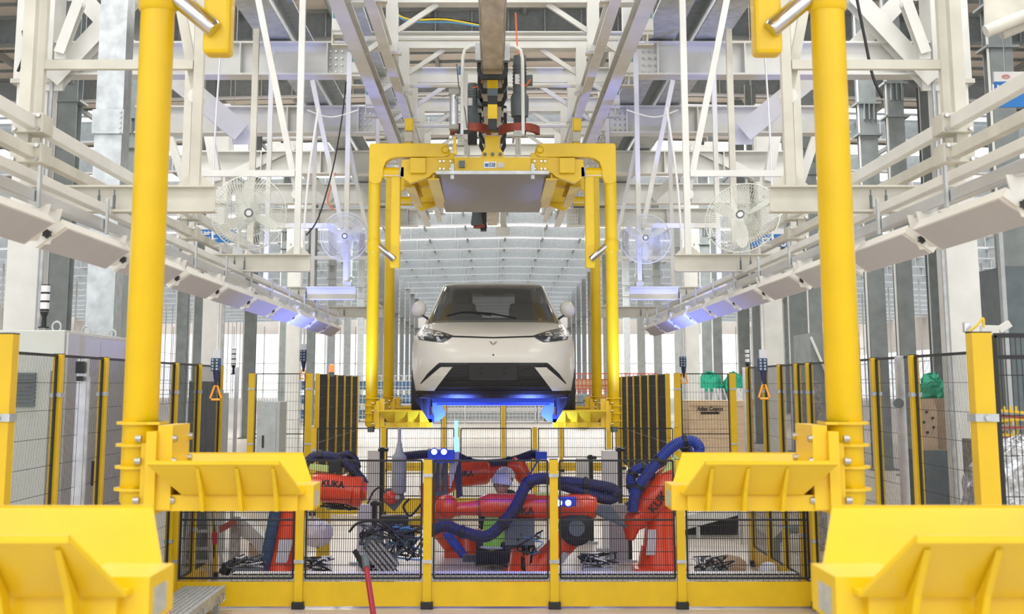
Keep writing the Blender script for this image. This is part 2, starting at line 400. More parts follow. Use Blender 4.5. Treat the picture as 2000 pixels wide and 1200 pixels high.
# knee braces of the columns
def brace(p, q, label, w=.16, m1='white'):
    m = MB(); m.ibeam(p, q, w, w*1.1, .014, up=(0, 1, 0)); o = m.build('brace', m1); tag(o, label, 'brace')
    for e in (p, q): g = MB(); g.cbox(e, w*1.05, .02, w*1.05); g.build('gusset', m1, o)
    return o
for sx in (-1, 1):
    y = 16.0; mx = lambda px: HX+sx*(px-HX) if sx > 0 else px
    def Q(px, py, Y): return P(px if sx < 0 else 2*HX-px, py, Y)
    brace(Q(105, 160, y), Q(262, -10, y), f'white knee brace rising inward from the {SIDE[sx]} column head', .2)
    brace(Q(270, 110, y+.3), Q(150, -15, y+.3), f'white brace leaning outward behind the knee brace, {SIDE[sx]} side', .2)
    brace(Q(50, 20, y-.6), Q(75, 150, y-.6), f'white strut above the near {SIDE[sx]} column', .14)
    brace(Q(118, 105, y-.3), Q(155, 5, y-.3), f'short white strut close beside the {SIDE[sx]} column head', .12)
    brace(Q(345, 155, 18), Q(475, 262, 18), f'wide white diagonal below the first {SIDE[sx]} cross beam', .26)
    brace(Q(450, 345, 24), Q(575, 285, 24), f'white brace rising to the third {SIDE[sx]} cross beam', .16)
    brace(Q(540, 285, 24.5), Q(650, 390, 24.5), f'white brace falling from the third {SIDE[sx]} cross beam', .14)
    brace(Q(405, 245, 23), Q(425, 355, 23), f'upright white strut between the second and third {SIDE[sx]} beams', .15)
    brace(Q(560, 440, 34), Q(630, 380, 34), f'thin white brace far back on the {SIDE[sx]} side', .16)
    brace(Q(330, 265, 22), Q(362, 360, 22), f'slanting white strut beside the {SIDE[sx]} yellow pillar', .12)
# galvanised column beside cabinet
m = MB(); m.box(-4.06, -3.78, 14.4, 14.7, 0, CZ+5.2); o = struct(m.build('column', 'galv'), 'patchy galvanised box column behind the control cabinet')
m = MB(); m.box(-4.08, -3.76, 14.36, 14.4, Z(262, 14.4), Z(215, 14.4)); m.build('splice_plate', 'galv', o)
m = MB()
for i in range(5): m.lathe((-3.79, 14.34, Z(260-i*10, 14.4)), (0, 1, 0), [(0, .012), (.03, .012)], 6)
m.build('bolt', 'steel', o, kind='stuff')

# ================================================================== OVERHEAD CONVEYOR
cv = thing('conveyor_truss', 'white overhead conveyor support of portals, side rails and knee braces', 'conveyor frame', (0, 14.2, CZ+3.3))
YP = [12.2, 14.2, 16.2, 18.1, 20.05, 22, 24, 26, 28]
for k, y in enumerate(YP):
    zt = CZ+4.05; zb = CZ+3.55
    m = MB(); m.ibeam((-1.55, y, zt-.12), (1.55, y, zt-.12), .2, .2, .014); pb = m.build('portal_beam', 'white', cv)
    for sx in (-1, 1):
        m = MB(); m.box(sx*1.57-.06, sx*1.57+.06, y-.08, y+.08, zb-.05, zt+.3); m.build('hanger_post', 'white', cv)
        m = MB(); m.box(sx*1.57-.05, sx*1.57+.05, y-.086, y-.08, zb+.12, zb+.26); m.build('sticker', 'teal', cv, label='teal sticker')
        m = MB(); xx = sx*1.49
        m.box(xx-.14, xx+.14, y-.1, y+.06, zb-.0, zb-.015); m.box(xx-.14, xx+.14, y-.1, y+.06, zb-.15, zb-.165); m.box(xx-.14, xx-.125, y-.09, y+.05, zb-.15, zb); m.box(xx+.07, xx+.085, y-.09, y+.05, zb-.15, zb)
        m.build('rail_bracket', 'beige', cv)
        m = MB(); m.bar((sx*1.30, y-.02, CZ+3.32), (sx*.56, y-.02, zt-.22), .05, .05); m.build('knee_brace', 'white', cv)
        m = MB(); m.box(sx*1.02-.06, sx*1.02+.06, y-.12, y+.0, CZ+3.3, zt-.2); m.build('hanger_bracket', 'white', cv)
        m = MB(); m.box(sx*.98-.04, sx*.98+.06, y-.16, y-.06, CZ+3.28, CZ+3.31); m.build('clamp_bolt', 'steel', cv)
for sx in (-1, 1):
    m = MB(); m.ibeam((sx*1.31, 10, CZ+3.25), (sx*1.31, 29, CZ+3.25), .13, .16, .014); m.build('side_rail', 'white', cv)
    m = MB(); m.ibeam((sx*1.06, 10, CZ+3.33), (sx*1.06, 29, CZ+3.33), .1, .14, .012); m.build('inner_rail', 'white', cv)
for y, z in ((15.2, 3.72), (17.2, 3.62), (19.3, 3.5), (22.5, 3.55), (25, 3.5)):
    m = MB(); m.tube([(-1.5, y, CZ+z), (1.5, y, CZ+z)], .03); m.build('cross_pipe', 'white', cv)
# centre track
tr = thing('conveyor_track', 'worn beige monorail track running over the car, straight down the centre', 'track', (0, 16, CZ+3.2))
m = MB(); m.ibeam((0, 9.5, CZ+3.32), (0, 29, CZ+3.32), .2, .25, .018); m.build('rail', 'track', tr)
m = MB()
for sx in (-1, 1): m.box(sx*.115-.008, sx*.115+.008, 9.5, 29, CZ+3.27, CZ+3.36)
m.build('conductor_strip', 'beige', tr)
for y in (14.3, 16.3, 18.1):
    for sx in (-1, 1):
        m = MB(); m.tube([(sx*.1, y, CZ+3.42), (sx*.22, y, CZ+3.42), (sx*.285, y, CZ+3.38), (sx*.305, y, CZ+3.3), (sx*.31, y, CZ+2.62)], .018); m.build('guard_hoop', 'white', tr, smooth=True)
        m = MB(); m.box(sx*.14-.035, sx*.14+.035, y-.06, y+.06, CZ+3.26, CZ+3.44); m.build('track_clamp', 'galv', tr)
for sx in (-1, 1):
    m = MB(); m.bar((sx*.31, 14.3, CZ+2.64), (sx*.31, 14.3, CZ+2.5), .03); m.build('hoop_foot', 'galv', tr)
# ---- yellow hangers
def pad_mesh():
    # wheel cradle in its own axes: u toward the line centre, local y depth, z up; left-hand version (u = +x)
    out = []
    A, B = (0, -.30, 0), (.44, -.30, 0); Cc, E = (.09, -.15, -.11), (.505, -.19, -.10)
    A2, B2 = (0, .30, 0), (.44, .30, 0); C2, E2 = (.09, .15, -.11), (.505, .19, -.10)
    m = MB(); t = .010
    m.sheet([A, B, (.50, -.15, -.11), Cc], t); m.sheet([A2, C2, (.50, .15, -.11), B2], t)     # front and back walls
    m.sheet([Cc, (.50, -.15, -.11), (.50, .15, -.11), C2], t)
    m.sheet([A, Cc, C2, A2], t)
    out.append(('trough', m))
    m = MB(); m.box(0, .48, -.13, .13, -.165, -.112); out.append(('base_beam', m))
    for u in (.16, .29, .41):
        for sy in (-1, 1): m = MB(); m.prism([(u, sy*.285, -.015), (u, sy*.16, -.11), (u, sy*.135, -.163), (u, sy*.175, -.163), (u, sy*.21, -.1)], (.012, 0, 0)); out.append(('rib', m))
    m = MB()
    for sy in (-1, 1): m = MB(); m.bar((0, sy*.30, .004), (.44, sy*.30, .004), .014, .012); out.append(('lip', m))
    m = MB(); m.box(.40, .53, -.10, .10, -.165, -.082); out.append(('end_block', m))
    m = MB(); m.box(-.035, .0, -.16, .16, -.175, .10); m.box(-.06, -.035, -.12, .12, -.15, .06); out.append(('bracket_plate', m))
    m = MB(); m.box(-.0, .05, -.14, .14, -.16, .12); 
    out.append(('side_plate', m))
    m = MB(); m.box(.53, .533, -.065, .03, -.155, -.105); out.append(('identification_plate', m))
    m = MB()
    for zz in (-.13, .0, .075):
        for yy in (-.13, .13): m.lathe((-.078, yy, zz), (1, 0, 0), [(0, .011), (.02, .013)], 8); m.lathe((.05, yy, zz), (1, 0, 0), [(0, .013), (.014, .011)], 8)
    out.append(('bolt', m))
    return out
HW = 1.237
PZ = -.255     # lip height relative to eye
def hanger(label, group, Y0, L=2.38, shaft_rows=(0,), full=True):
    hg = thing('car_hanger', label, 'car hanger', (0, Y0, CZ+2.3), group)
    for row in (0, 1):
        y = Y0+row*L
        for sx in (-1, 1):
            fb = 1 if row else -1
            m = MB(); x = sx*HW
            m.lathe((x, y, CZ-.415), (0, 0, 1), [(0, .05), (.02, .062), (2.6, .062)], 20)
            post = m.build('post', 'yellow', hg, smooth=True)
            for j in range(4):
                z = CZ-.36+j*.075*1.0
                mm = MB(); mm.lathe((x-sx*.0, y, z), (0, 0, 1), [(0, .082), (.010, .082)], 20); mm.box(x-.082 if sx > 0 else x, x if sx > 0 else x+.082, y-.07, y+.07, z, z+.010); mm.build('ring', 'yellow', post)
            mm = MB(); mm.lathe((x, y, CZ-.40-.07), (0, 0, 1), [(0, .035), (.06, .04)], 12)
            mm.build('foot', 'motor', post)
            if row in shaft_rows:
                mm = MB(); mm.lathe((x, y, CZ+1.36), (0, 0, 1), [(0, .064), (.01, .072), (.12, .072), (.14, .064)], 20); mm.build('collar', 'yellow', post, smooth=True)
                mm = MB(); mm.lathe((x+.0, y, CZ+1.47), (-sx, -.2, -.85), [(.04, .034), (.285, .034), (.295, .03)], 16); mm.build('shaft', 'chrome', post, smooth=True)
                mm = MB(); px_ = sx*1.015; mm.box(px_-.05, px_+.05, y-.02, y+.08, CZ+1.2, CZ+2.2); mm.build('guide_plate', 'yellow', hg, bevel=.015)
            # cradle
            root = MB()
            names = pad_mesh(); trough = None
            for nm, pm in names:
                for v in pm.v:
                    v.x = sx*(-(HW-.095)+v.x)*-1 if sx > 0 else (-(HW-.095)+v.x); v.y += y; v.z += CZ+PZ
                mt = {'identification_plate': 'label', 'bolt': 'steel'}.get(nm, 'yellow')
                if trough is None: trough = pm.build('cradle', mt, hg)
                else: pm.build(nm, mt, trough, smooth=(nm == 'bolt'), kind='stuff' if nm == 'bolt' else None)
            # C arm: flat plate with rounded inner corner and pivot
            zt, zb = CZ+2.50, CZ+2.355
            xo, xi = HW+.055, .46
            pts = [(xo, zt-.02), (xo-.02, zt), (xi+.04, zt), (xi, zt-.03), (xi-.015, zt-.075), (xi, zb+.02), (xi+.04, zb), (xo-.29, zb-.0), (xo-.225, zb-.015), (xo-.175, zb-.05), (xo-.15, zb-.12), (xo-.145, zb-.2), (xo-.12, zt-.415), (xo-.07, zt-.43), (xo-.02, zt-.415), (xo, zt-.38)]
            m = MB(); m.prism([(sx*a, y-.075, b) for a, b in pts], (0, .14, 0)); arm = m.build('swing_arm', 'yellow', hg, bevel=.006)
            m = MB(); m.lathe((sx*(xi+.035), y-.095, CZ+2.43), (0, 1, 0), [(0, .028), (.02, .045)], 16); m.build('pivot_pin', 'yellow', arm)
            # lower stub tube and knuckle
            m = MB(); m.lathe((sx*(HW-.0), y-.0, CZ+2.2), (-sx, 0, 0), [(.06, .055), (.26, .055)], 16); m.build('stub_tube', 'yellow', arm, smooth=True)
            m = MB(); m.box(min(sx*.93, sx*.98), max(sx*.93, sx*.98), y-.05, y+.05, CZ+2.15, CZ+2.25); m.build('sensor', 'label', arm)
    # top frame
    for sx in (-1, 1):
        m = MB(); m.ibeam((sx*.62, Y0, CZ+2.22), (sx*.62, Y0+L, CZ+2.22), .12, .2, .02); m.build('long_beam', 'yellow', hg)
        m = MB(); m.ibeam((sx*.88, Y0+.3, CZ+2.16), (sx*.88, Y0+L-.3, CZ+2.16), .1, .14, .02); m.build('long_beam', 'yellow', hg)
        for yy in (Y0+.0, Y0+L):
            m = MB(); m.prism([(sx*a, yy-.05, CZ+b) for a, b in ((.40, 2.40), (.57, 2.42), (.62, 2.36), (.95, 2.33), (.97, 2.16), (.86, 2.08), (.66, 2.15), (.62, 2.19), (.40, 2.19))], (0, .1, 0)); m.build('shoulder_plate', 'yellow', hg, bevel=.004)
            m = MB(); m.box(min(sx*.70, sx*.86), max(sx*.70, sx*.86), yy-.12, yy-.05, CZ+2.18, CZ+2.34); m.build('cover_box', 'yellow', hg, bevel=.004)
            m = MB()
            for a in (.44, .51, .55):
                for b in (2.23, 2.31): m.lathe((sx*a, yy-.075, CZ+b), (0, 1, 0), [(0, .012), (.03, .012)], 8)
            m.build('bolt', 'steel', hg, kind='stuff')
    for yy in (Y0, Y0+L*.5, Y0+L):
        hw_ = .58 if yy == Y0 else 1.0; m = MB(); m.ibeam((-hw_, yy, CZ+2.28), (hw_, yy, CZ+2.28), .12, .15, .02); m.build('cross_beam', 'yellow', hg)
    m = MB(); m.box(-.40, .40, Y0-.075, Y0-.06, CZ+2.2, CZ+2.345); plate = m.build('front_plate', 'yellow', hg)
    m = MB(); m.box(-.09, .04, Y0-.082, Y0-.074, CZ+2.235, CZ+2.305); m.build('number_plate', 'signw', plate)
    text('038', 'number_text', (-.005+.0, Y0-.084, CZ+2.268), .062, 'ink', plate, sx=.75, bold=.001)
    m = MB(); m.box(-.08, -.045, Y0-.085, Y0-.082, CZ+2.25, CZ+2.285); m.build('plate_mark', 'signb', plate)
    m = MB(); m.box(.055, .12, Y0-.082, Y0-.074, CZ+2.24, CZ+2.295); m.build('small_label', 'beige', plate)
    m = MB(); m.box(-.35, -.29, Y0-.12, Y0-.07, CZ+2.24, CZ+2.31); m.build('tag_box', 'motor', plate)
    for sx in (-1, 1):
        m = MB(); m.box(sx*.42-.018, sx*.42+.018, Y0-.1, Y0-.08, CZ+2.12, CZ+2.28); m.build('board_clip', 'galv', hg)
    # perforated drip tray under the frame
    m = MB(); za, zb2 = CZ+2.17, CZ+2.10
    m.hexa([(-.58, Y0-.12, za), (.58, Y0-.12, za), (.58, Y0+L+.3, zb2), (-.58, Y0+L+.3, zb2), (-.58, Y0-.12, za+.025), (.58, Y0-.12, za+.025), (.58, Y0+L+.3, zb2+.03), (-.58, Y0+L+.3, zb2+.03)])
    tray = m.build('drip_tray', 'board', hg)
    m = MB(); m.box(-.59, .59, Y0-.135, Y0-.12, za-.005, za+.03); m.build('tray_edge', 'galv', tray)
    if full:
        # carrier column above the frame
        m = MB(); m.prism([(a, Y0-.06, CZ+b) for a, b in ((-.115, 2.34), (.115, 2.34), (.115, 2.40), (.075, 2.46), (.085, 2.58), (-.085, 2.58), (-.075, 2.46), (-.115, 2.40))], (0, .12, 0)); cc = m.build('carrier_column', 'yellow', hg, bevel=.004)
        m = MB()
        for a in (-.08, 0, .08): m.lathe((a, Y0-.08, CZ+2.385), (0, 1, 0), [(0, .018), (.03, .018)], 10)
        m.build('bolt', 'motor', cc, kind='stuff')
        for k, (z0, z1, mt, wx) in enumerate(((2.58, 2.70, 'plastic', .045), (2.70, 2.86, 'yellow', .05), (2.86, 2.96, 'plastic', .05), (2.96, 3.05, 'motor', .055), (3.05, 3.19, 'yellow', .055), (3.19, 3.26, 'plastic', .03), (3.24, 3.30, 'plastic', .06))):
            m = MB(); m.box(-wx, wx, Y0-.42+.05*k, Y0-.28+.05*k, CZ+z0, CZ+z1); m.build('load_link', mt, hg, bevel=.006)
    return hg
near_h = hanger('empty yellow hanger in front, its blurred cradles cut by the lower corners', 'yellow car hangers on the monorail', 2.76, shaft_rows=(1,), full=False)
car_h = hanger('yellow hanger numbered 038 carrying the car by its wheels', 'yellow car hangers on the monorail', 14.9, shaft_rows=(0,))
# yellow lifting clamps on the side rails above the hanger
for sx in (-1, 1):
    t = thing('rail_clamp', f'yellow guide clamp standing on the hanger top, {SIDE[sx]} side', 'clamp', (sx*.92, 15.5, CZ+2.5))
    m = MB(); m.box(sx*.92-.035, sx*.92+.035, 15.45, 15.55, CZ+2.5, CZ+2.62); m.build('lower_block', 'yellow', t, bevel=.005)
    m = MB(); m.box(sx*.92-.045, sx*.92+.045, 15.44, 15.56, CZ+2.62, CZ+2.74); m.build('spacer', 'beige', t, bevel=.01)
    m = MB(); m.box(sx*.92-.04, sx*.92+.05, 15.42, 15.58, CZ+2.74, CZ+2.88); m.build('head', 'yellow', t, bevel=.01)
# trolley with C brackets, motors and bumpers
def trolley(y, zc, label, k=1.0):
    t = thing('trolley', label, 'trolley', (0, y, zc))
    for dy in (0, .55, 1.1):
        m = MB(); yy = y+dy
        pts = [(-.10, .12), (-.155, .10), (-.16, -.10), (-.115, -.19), (.115, -.19), (.16, -.10), (.155, .10), (.10, .12), (.10, .06), (.12, .05), (.12, -.08), (.095, -.14), (-.095, -.14), (-.12, -.08), (-.12, .05), (-.10, .06)]
        m.prism([(a*k, yy, zc+b*k-dy*.06) for a, b in pts], (0, .07*k, 0)); yk = m.build('yoke', 'plastic', t, bevel=.004)
        for sx in (-1, 1):
            m = MB(); m.lathe((sx*.12*k, yy+.03, zc+.05-dy*.06), (sx, 0, 0), [(0, .04), (.045, .04)], 12); m.build('roller', 'white2', yk, smooth=True)
    return t
trolley(14.35, CZ+3.28, 'black yoke trolley gripping the monorail straight above the car')
trolley(15.6, CZ+2.95, 'black yoke trolley lower behind the yellow load links')
def gearmotor(cx, cy, cz, label, s=1.0):
    t = thing('gear_motor', label, 'motor', (cx, cy, cz))
    m = MB(); m.lathe((cx, cy, cz+.42*s), (0, 0, 1), [(0, .066*s), (.33*s, .066*s), (.35*s, .062*s), (.38*s, .062*s)], 20); m.build('stator', 'motor', t, smooth=True)
    m = MB()
    for i in range(7): m.lathe((cx, cy, cz+(.48+i*.035)*s), (0, 0, 1), [(0, .072*s), (.008*s, .072*s)], 20)
    m.build('cooling_fin', 'motor', t)
    m = MB(); m.lathe((cx, cy, cz+.18*s), (0, 0, 1), [(0, .085*s), (.1*s, .09*s), (.2*s, .09*s), (.24*s, .07*s)], 20); m.build('gearbox', 'motor', t, smooth=True)
    m = MB(); m.box(cx+.06*s, cx+.13*s, cy-.05, cy+.05, cz+.5*s, cz+.6*s); m.build('terminal_box', 'motor', t, bevel=.008)
    m = MB(); m.box(cx-.05, cx-.0, cy-.07*s, cy-.066*s, cz+.5*s, cz+.6*s); m.build('rating_plate', 'signw', t)
    m = MB(); m.box(cx-.06*s, cx+.06*s, cy-.07*s, cy+.07*s, cz+.0, cz+.18*s); m.build('mount', 'plastic', t, bevel=.005)
    return t
gearmotor(.285, 14.75, CZ+2.58, 'grey gear motor to the right of the yellow load links', 1.05)
gearmotor(-.22, 15.5, CZ+2.6, 'narrow grey gear motor half hidden left of the load links', .85)
for (cx, nm) in ((.28, 'right'), (-.23, 'left')):
    m = MB(); pts = []; n = 24
    for i in range(n+1): a = math.pi*(1-i/n)*1.0; pts.append((cx+math.cos(a)*.22, 14.9-math.sin(a)*.30))
    for i in range(n):
        (x0, y0), (x1, y1) = pts[i], pts[i+1]; r = .78
        q0 = (cx+(x0-cx)*r, 14.9+(y0-14.9)*r); q1 = (cx+(x1-cx)*r, 14.9+(y1-14.9)*r)
        zb = CZ+2.60
        m.hexa([(x0, y0, zb), (x1, y1, zb), (*q1, zb), (*q0, zb), (x0, y0, zb+.08), (x1, y1, zb+.08), (*q1, zb+.08), (*q0, zb+.08)])
    tag(m.build('bumper_ring', 'rust', smooth=False), f'rust-red half-round bumper at the foot of the trolley, {nm} of the load links', 'bumper')
m = MB(); m.box(.22, .33, 14.5, 14.56, CZ+2.52, CZ+2.58); tag(m.build('name_plate', 'label'), 'small square plate hanging under the right gear motor', 'plate')
# pneumatic cylinder with green hose, left of the trolley
t = thing('air_cylinder', 'silver air cylinder with looped green hose left of the trolley', 'cylinder', (-.4, 14.6, CZ+2.6))
m = MB(); m.lathe((-.40, 14.6, CZ+2.65), (0, 0, 1), [(0, .045), (.33, .045)], 16); m.build('barrel', 'alu', t, smooth=True)
m = MB(); m.cbox((-.40, 14.6, CZ+3.0), .11, .1, .06); m.cbox((-.40, 14.6, CZ+2.63), .1, .1, .05); m.build('end_cap', 'label', t, bevel=.004)
m = MB(); m.box(-.31, -.26, 14.58, 14.66, CZ+2.5, CZ+3.2); m.build('backing_bar', 'white', t)
m = MB(); m.tube([P(892, 125, 14.5), P(896, 170, 14.45), P(905, 190, 14.42), P(897, 203, 14.4), P(888, 190, 14.42), P(898, 180, 14.45), P(908, 215, 14.45), P(912, 250, 14.5)], .006, 6); m.build('green_hose', 'motor', t, smooth=True)
m = MB(); m.cbox(P(898, 138, 14.45), .03, .04, .08); m.build('connector', 'crate', t)
m = MB(); m.cbox(P(905, 258, 14.5), .14, .08, .03); m.build('foot_plate', 'plastic', t)
t = thing('release_lever', 'yellow lever with grey block beside the air cylinder foot', 'lever', P(888, 300, 14.5))
m = MB(); m.bar(P(888, 268, 14.5), P(889, 302, 14.5), .035, .04); m.build('arm', 'yellow', t, bevel=.005)
m = MB(); m.cbox(P(900, 277, 14.5), .07, .08, .09); m.build('block', 'label', t, bevel=.004)
m = MB()
for yy in (268, 278, 290): m.lathe(P(880, yy, 14.45), (0, 1, 0), [(0, .016), (.04, .016)], 8)
m.build('bolt', 'steel', t)
# cables near trolley
def cable(name, pts, r, mt, label, cat='cable', n=6, group=None):
    P3 = []; pp = [Vector(p) for p in pts]
    for i in range(len(pp)-1):
        p0 = pp[max(i-1, 0)]; p1 = pp[i]; p2 = pp[i+1]; p3 = pp[min(i+2, len(pp)-1)]
        for j in range(5):
            t = j/5; P3.append(.5*((2*p1)+(-p0+p2)*t+(2*p0-5*p1+4*p2-p3)*t*t+(-p0+3*p1-3*p2+p3)*t**3))
    P3.append(pp[-1]); m = MB(); m.tube(P3, r, n); o = m.build(name, mt, smooth=True); tag(o, label, cat, group); return o
def poly(pts, k=5):
    P3 = []; pp = [Vector(p) for p in pts]
    for i in range(len(pp)-1):
        p0 = pp[max(i-1, 0)]; p1 = pp[i]; p2 = pp[i+1]; p3 = pp[min(i+2, len(pp)-1)]
        for j in range(k):
            t = j/k; P3.append(.5*((2*p1)+(-p0+p2)*t+(2*p0-5*p1+4*p2-p3)*t*t+(-p0+3*p1-3*p2+p3)*t**3))
    return P3+[pp[-1]]
cable('power_cable', [P(762, 20, 16.1), P(800, 38, 16.1), P(870, 38, 16.1), P(938, 50, 16.1)], .011, 'ycable', 'yellow cable sagging to the track from the left portal')
cable('air_hose', [P(766, 24, 16), P(800, 42, 16), P(880, 44, 16), P(940, 52, 16)], .009, 'bcable', 'pale blue air hose sagging beside the yellow cable')
cable('control_cable', [P(764, 22, 16.2), P(790, 36, 16.2), P(860, 35, 16.2), P(936, 46, 16.2)], .008, 'cable', 'black cable sagging together with the yellow cable')
cable('orange_cable', [P(1007, 25, 15), P(1009, 70, 15), P(1012, 120, 14.8), P(1013, 160, 14.7), P(1025, 168, 14.65), P(1036, 155, 14.65)], .008, 'ocable', 'thin orange cable dropping to the right gear motor')
cable('orange_cable', [P(922, 172, 15.3), P(935, 168, 15.3), P(944, 158, 15.3)], .008, 'ocable', 'short orange cable curling behind the backing bar')
# far trolley seen below the tray
t = thing('gear_motor', 'small far gear motor on a red disc, seen below the drip tray', 'motor', P(938, 440, 27))
m = MB(); m.lathe(P(938, 446, 27), (0, 0, 1), [(0, .13), (.07, .13)], 20); m.build('red_disc', 'rust', t)
m = MB(); m.lathe(P(932, 441, 26.95), (0, 0, 1), [(0, .11), (.05, .12), (.2, .1), (.45, .09)], 16); m.build('housing', 'motor', t, smooth=True)
m = MB(); m.box(*sorted((X(938, 26.9), X(950, 26.9))), 26.9, 27.1, Z(452, 27), Z(400, 27)); m.build('mount', 'plastic', t)
t = thing('hanging_sensor', 'pale sensor box on a stem beside the far red disc', 'sensor', P(982, 450, 27))
m = MB(); m.bar(P(983, 395, 27), P(983, 445, 27), .1, .1); m.build('stem', 'beige', t)
m = MB(); m.cbox(P(982, 452, 27), .26, .2, .14); m.build('housing', 'white', t, bevel=.01)
# ================================================================== LIGHT GANTRIES, FANS, SIGNS
CHY = (7.5, 11.5, 15.35, 19.3)
for sx in (-1, 1):
    S = SIDE[sx]
    g = thing('light_gantry', f'white suspended rail gantry carrying the row of work lamps on the {S}', 'gantry', (sx*2, 7.5, CZ+.9))
    for k, y in enumerate(CHY):
        zc = CZ+.965; m = MB(); m.ibeam((sx*1.46, y, zc), (sx*2.45, y, zc), .10, .14, .01); ch = m.build('cross_channel', 'beige', g)
        m = MB()
        for q in (1.98, 2.06): m.lathe((sx*q, y-.05, zc-.055), (0, 0, 1), [(0, .008), (.07, .008), (.072, .004), (.10, .004)], 6)
        m.build('clamp_bolt', 'motor', ch, kind='stuff')
        # U frame of square tube up to the structure
        zt = CZ+1.69
        for xx in (1.57, 2.42):
            m = MB(); m.bar((sx*xx, y, zc+.07), (sx*xx, y, CZ+3.6), .05, .05); m.build('upright', 'beige' if k == 0 else 'white', g)
            m = MB(); m.prism([(sx*xx-.1, y-.008, zc+.07), (sx*xx+.1, y-.008, zc+.07), (sx*xx+.06, y-.008, zc+.11), (sx*xx+.03, y-.008, zc+.13), (sx*xx-.03, y-.008, zc+.13), (sx*xx-.06, y-.008, zc+.11)], (0, .016, 0)); m.build('foot_gusset', 'beige', g)
        m = MB(); m.bar((sx*1.6, y, zt), (sx*2.40, y, zt), .045, .05); m.build('crossbar', 'beige' if k == 0 else 'white', g)
        m = MB(); m.bar((sx*(1.58), y+.06, CZ+1.5), (sx*(1.98), y+.06, CZ+3.3), .05, .04); m.build('diagonal_stay', 'beige' if k == 0 else 'white', g)
        m = MB(); m.lathe((sx*1.585, y-.02, CZ+1.52), (0, 1, 0), [(0, .04), (.1, .04)], 10); m.build('swivel', 'white', g)
    for nm, xx, zz, ww, hh, mt in (('lamp_rail', 1.98, .80, .05, .055, 'alu'), ('support_rail', 2.02, .90, .05, .045, 'white'), ('guide_rail', 2.36, 1.325, .05, .07, 'white'), ('guide_rail', 2.36, 1.17, .05, .06, 'beige')):
        m = MB(); y0, y1 = (4.2, 18.8) if nm != 'guide_rail' else (4.6, 14.5)
        if nm == 'guide_rail': m.box(sx*xx-ww/2, sx*xx+ww/2, y0, 7.26, CZ+zz-hh/2, CZ+zz+hh/2); m.box(sx*xx-ww/2, sx*xx+ww/2, 7.34, y1, CZ+zz-hh/2, CZ+zz+hh/2)
        else: m.box(sx*xx-ww/2, sx*xx+ww/2, y0, y1, CZ+zz-hh/2, CZ+zz+hh/2)
        m.build(nm, mt, g, bevel=.004, kind='stuff' if nm == 'guide_rail' else None)
    for k, y in enumerate((7.3, 11.2, 14.3)):
        for zz in (1.325, 1.17):
            m = MB(); m.box(sx*2.30, sx*2.46, y-.09, y+.09, CZ+zz-.05, CZ+zz+.05); cl = m.build('rail_clamp', 'beige', g, bevel=.004)
            m = MB()
            for a in (-.06, .06):
                for b in (-.035, .035): m.lathe((sx*2.38+a, y-.11, CZ+zz+b), (0, 1, 0), [(0, .011), (.03, .011)], 6)
            m.build('bolt', 'steel', cl, kind='stuff')
        m = MB(); m.box(sx*2.42-.03, sx*2.42+.03, y-.03, y+.03, CZ+1.1, CZ+3.6); m.build('clamp_post', 'beige', g)
    for i in range(13):
        y = 5.0+i*1.1; m = MB(); m.box(sx*1.945-.006, sx*1.945+.006, y-.015, y+.015, CZ+.75, CZ+.93); m.build('strap', 'galv', g)
# lamp
def lamp(y, sx, label):
    t = thing('work_lamp', label, 'lamp', (sx*2.0, y, CZ+.66), 'LED work lamps under the gantries')
    L = 1.14; a = math.radians(36); ca, sa = math.cos(a), math.sin(a)
    def q(u, v, h): return (sx*(2.0-(u*ca+h*sa)), y-.05-v, CZ+.655+(u*sa*1-h*ca)*1)   # u towards the line, tilts up inward
    def bx(u0, u1, v0, v1, h0, h1):
        m = MB(); return m.hexa([q(u0, v0, h0), q(u1, v0, h0), q(u1, v1, h0), q(u0, v1, h0), q(u0, v0, h1), q(u1, v0, h1), q(u1, v1, h1), q(u0, v1, h1)])
    bx(-.06, .10, .03, L, -.03, .022).build('housing', 'panelf', t, bevel=.004)
    bx(-.054, .094, .04, L-.01, .022, .026).build('diffuser', 'panel', t)
    for v in (.0, L+.02):
        m = MB(); m.prism([(sx*2.03, y-.05-v-.008, CZ+.78), (sx*1.93, y-.05-v-.008, CZ+.78), (sx*1.95, y-.05-v-.008, CZ+.69), (sx*1.98, y-.05-v-.008, CZ+.62), (sx*2.02, y-.05-v-.008, CZ+.62)], (0, .012, 0)); m.build('bracket', 'panelf', t)
        bx(-.06, .10, v, v+.02, -.015, .02).build('end_plate', 'panelf', t)
    m = MB()
    pts = []
    for i in range(12): r = .021 if i % 2 else .015; an = i*math.pi/6; pts.append((sx*1.985+math.cos(an)*r, y-.05-L-.065, CZ+.665+math.sin(an)*r))
    m.prism(pts, (0, .025, 0)); m.build('star_knob', 'plastic', t)
    return t
lamp0 = {}
for sx in (-1, 1):
    for k in range(10):
        y = 5.0+1.33*(k+1)-.05 if sx < 0 else 5.25+1.30*(k+1)
        nm = f'{ORD[k]} lamp from the camera under the gantry on the {SIDE[sx]}, white box with diffuser'
        if sx not in lamp0: o = lamp(y, sx, nm); lamp0[sx] = (o, y, tree_of(o)); 
        else: o = dup(lamp0[sx][0], (sx*2.0, y, CZ+.66), nm, tree=lamp0[sx][2])
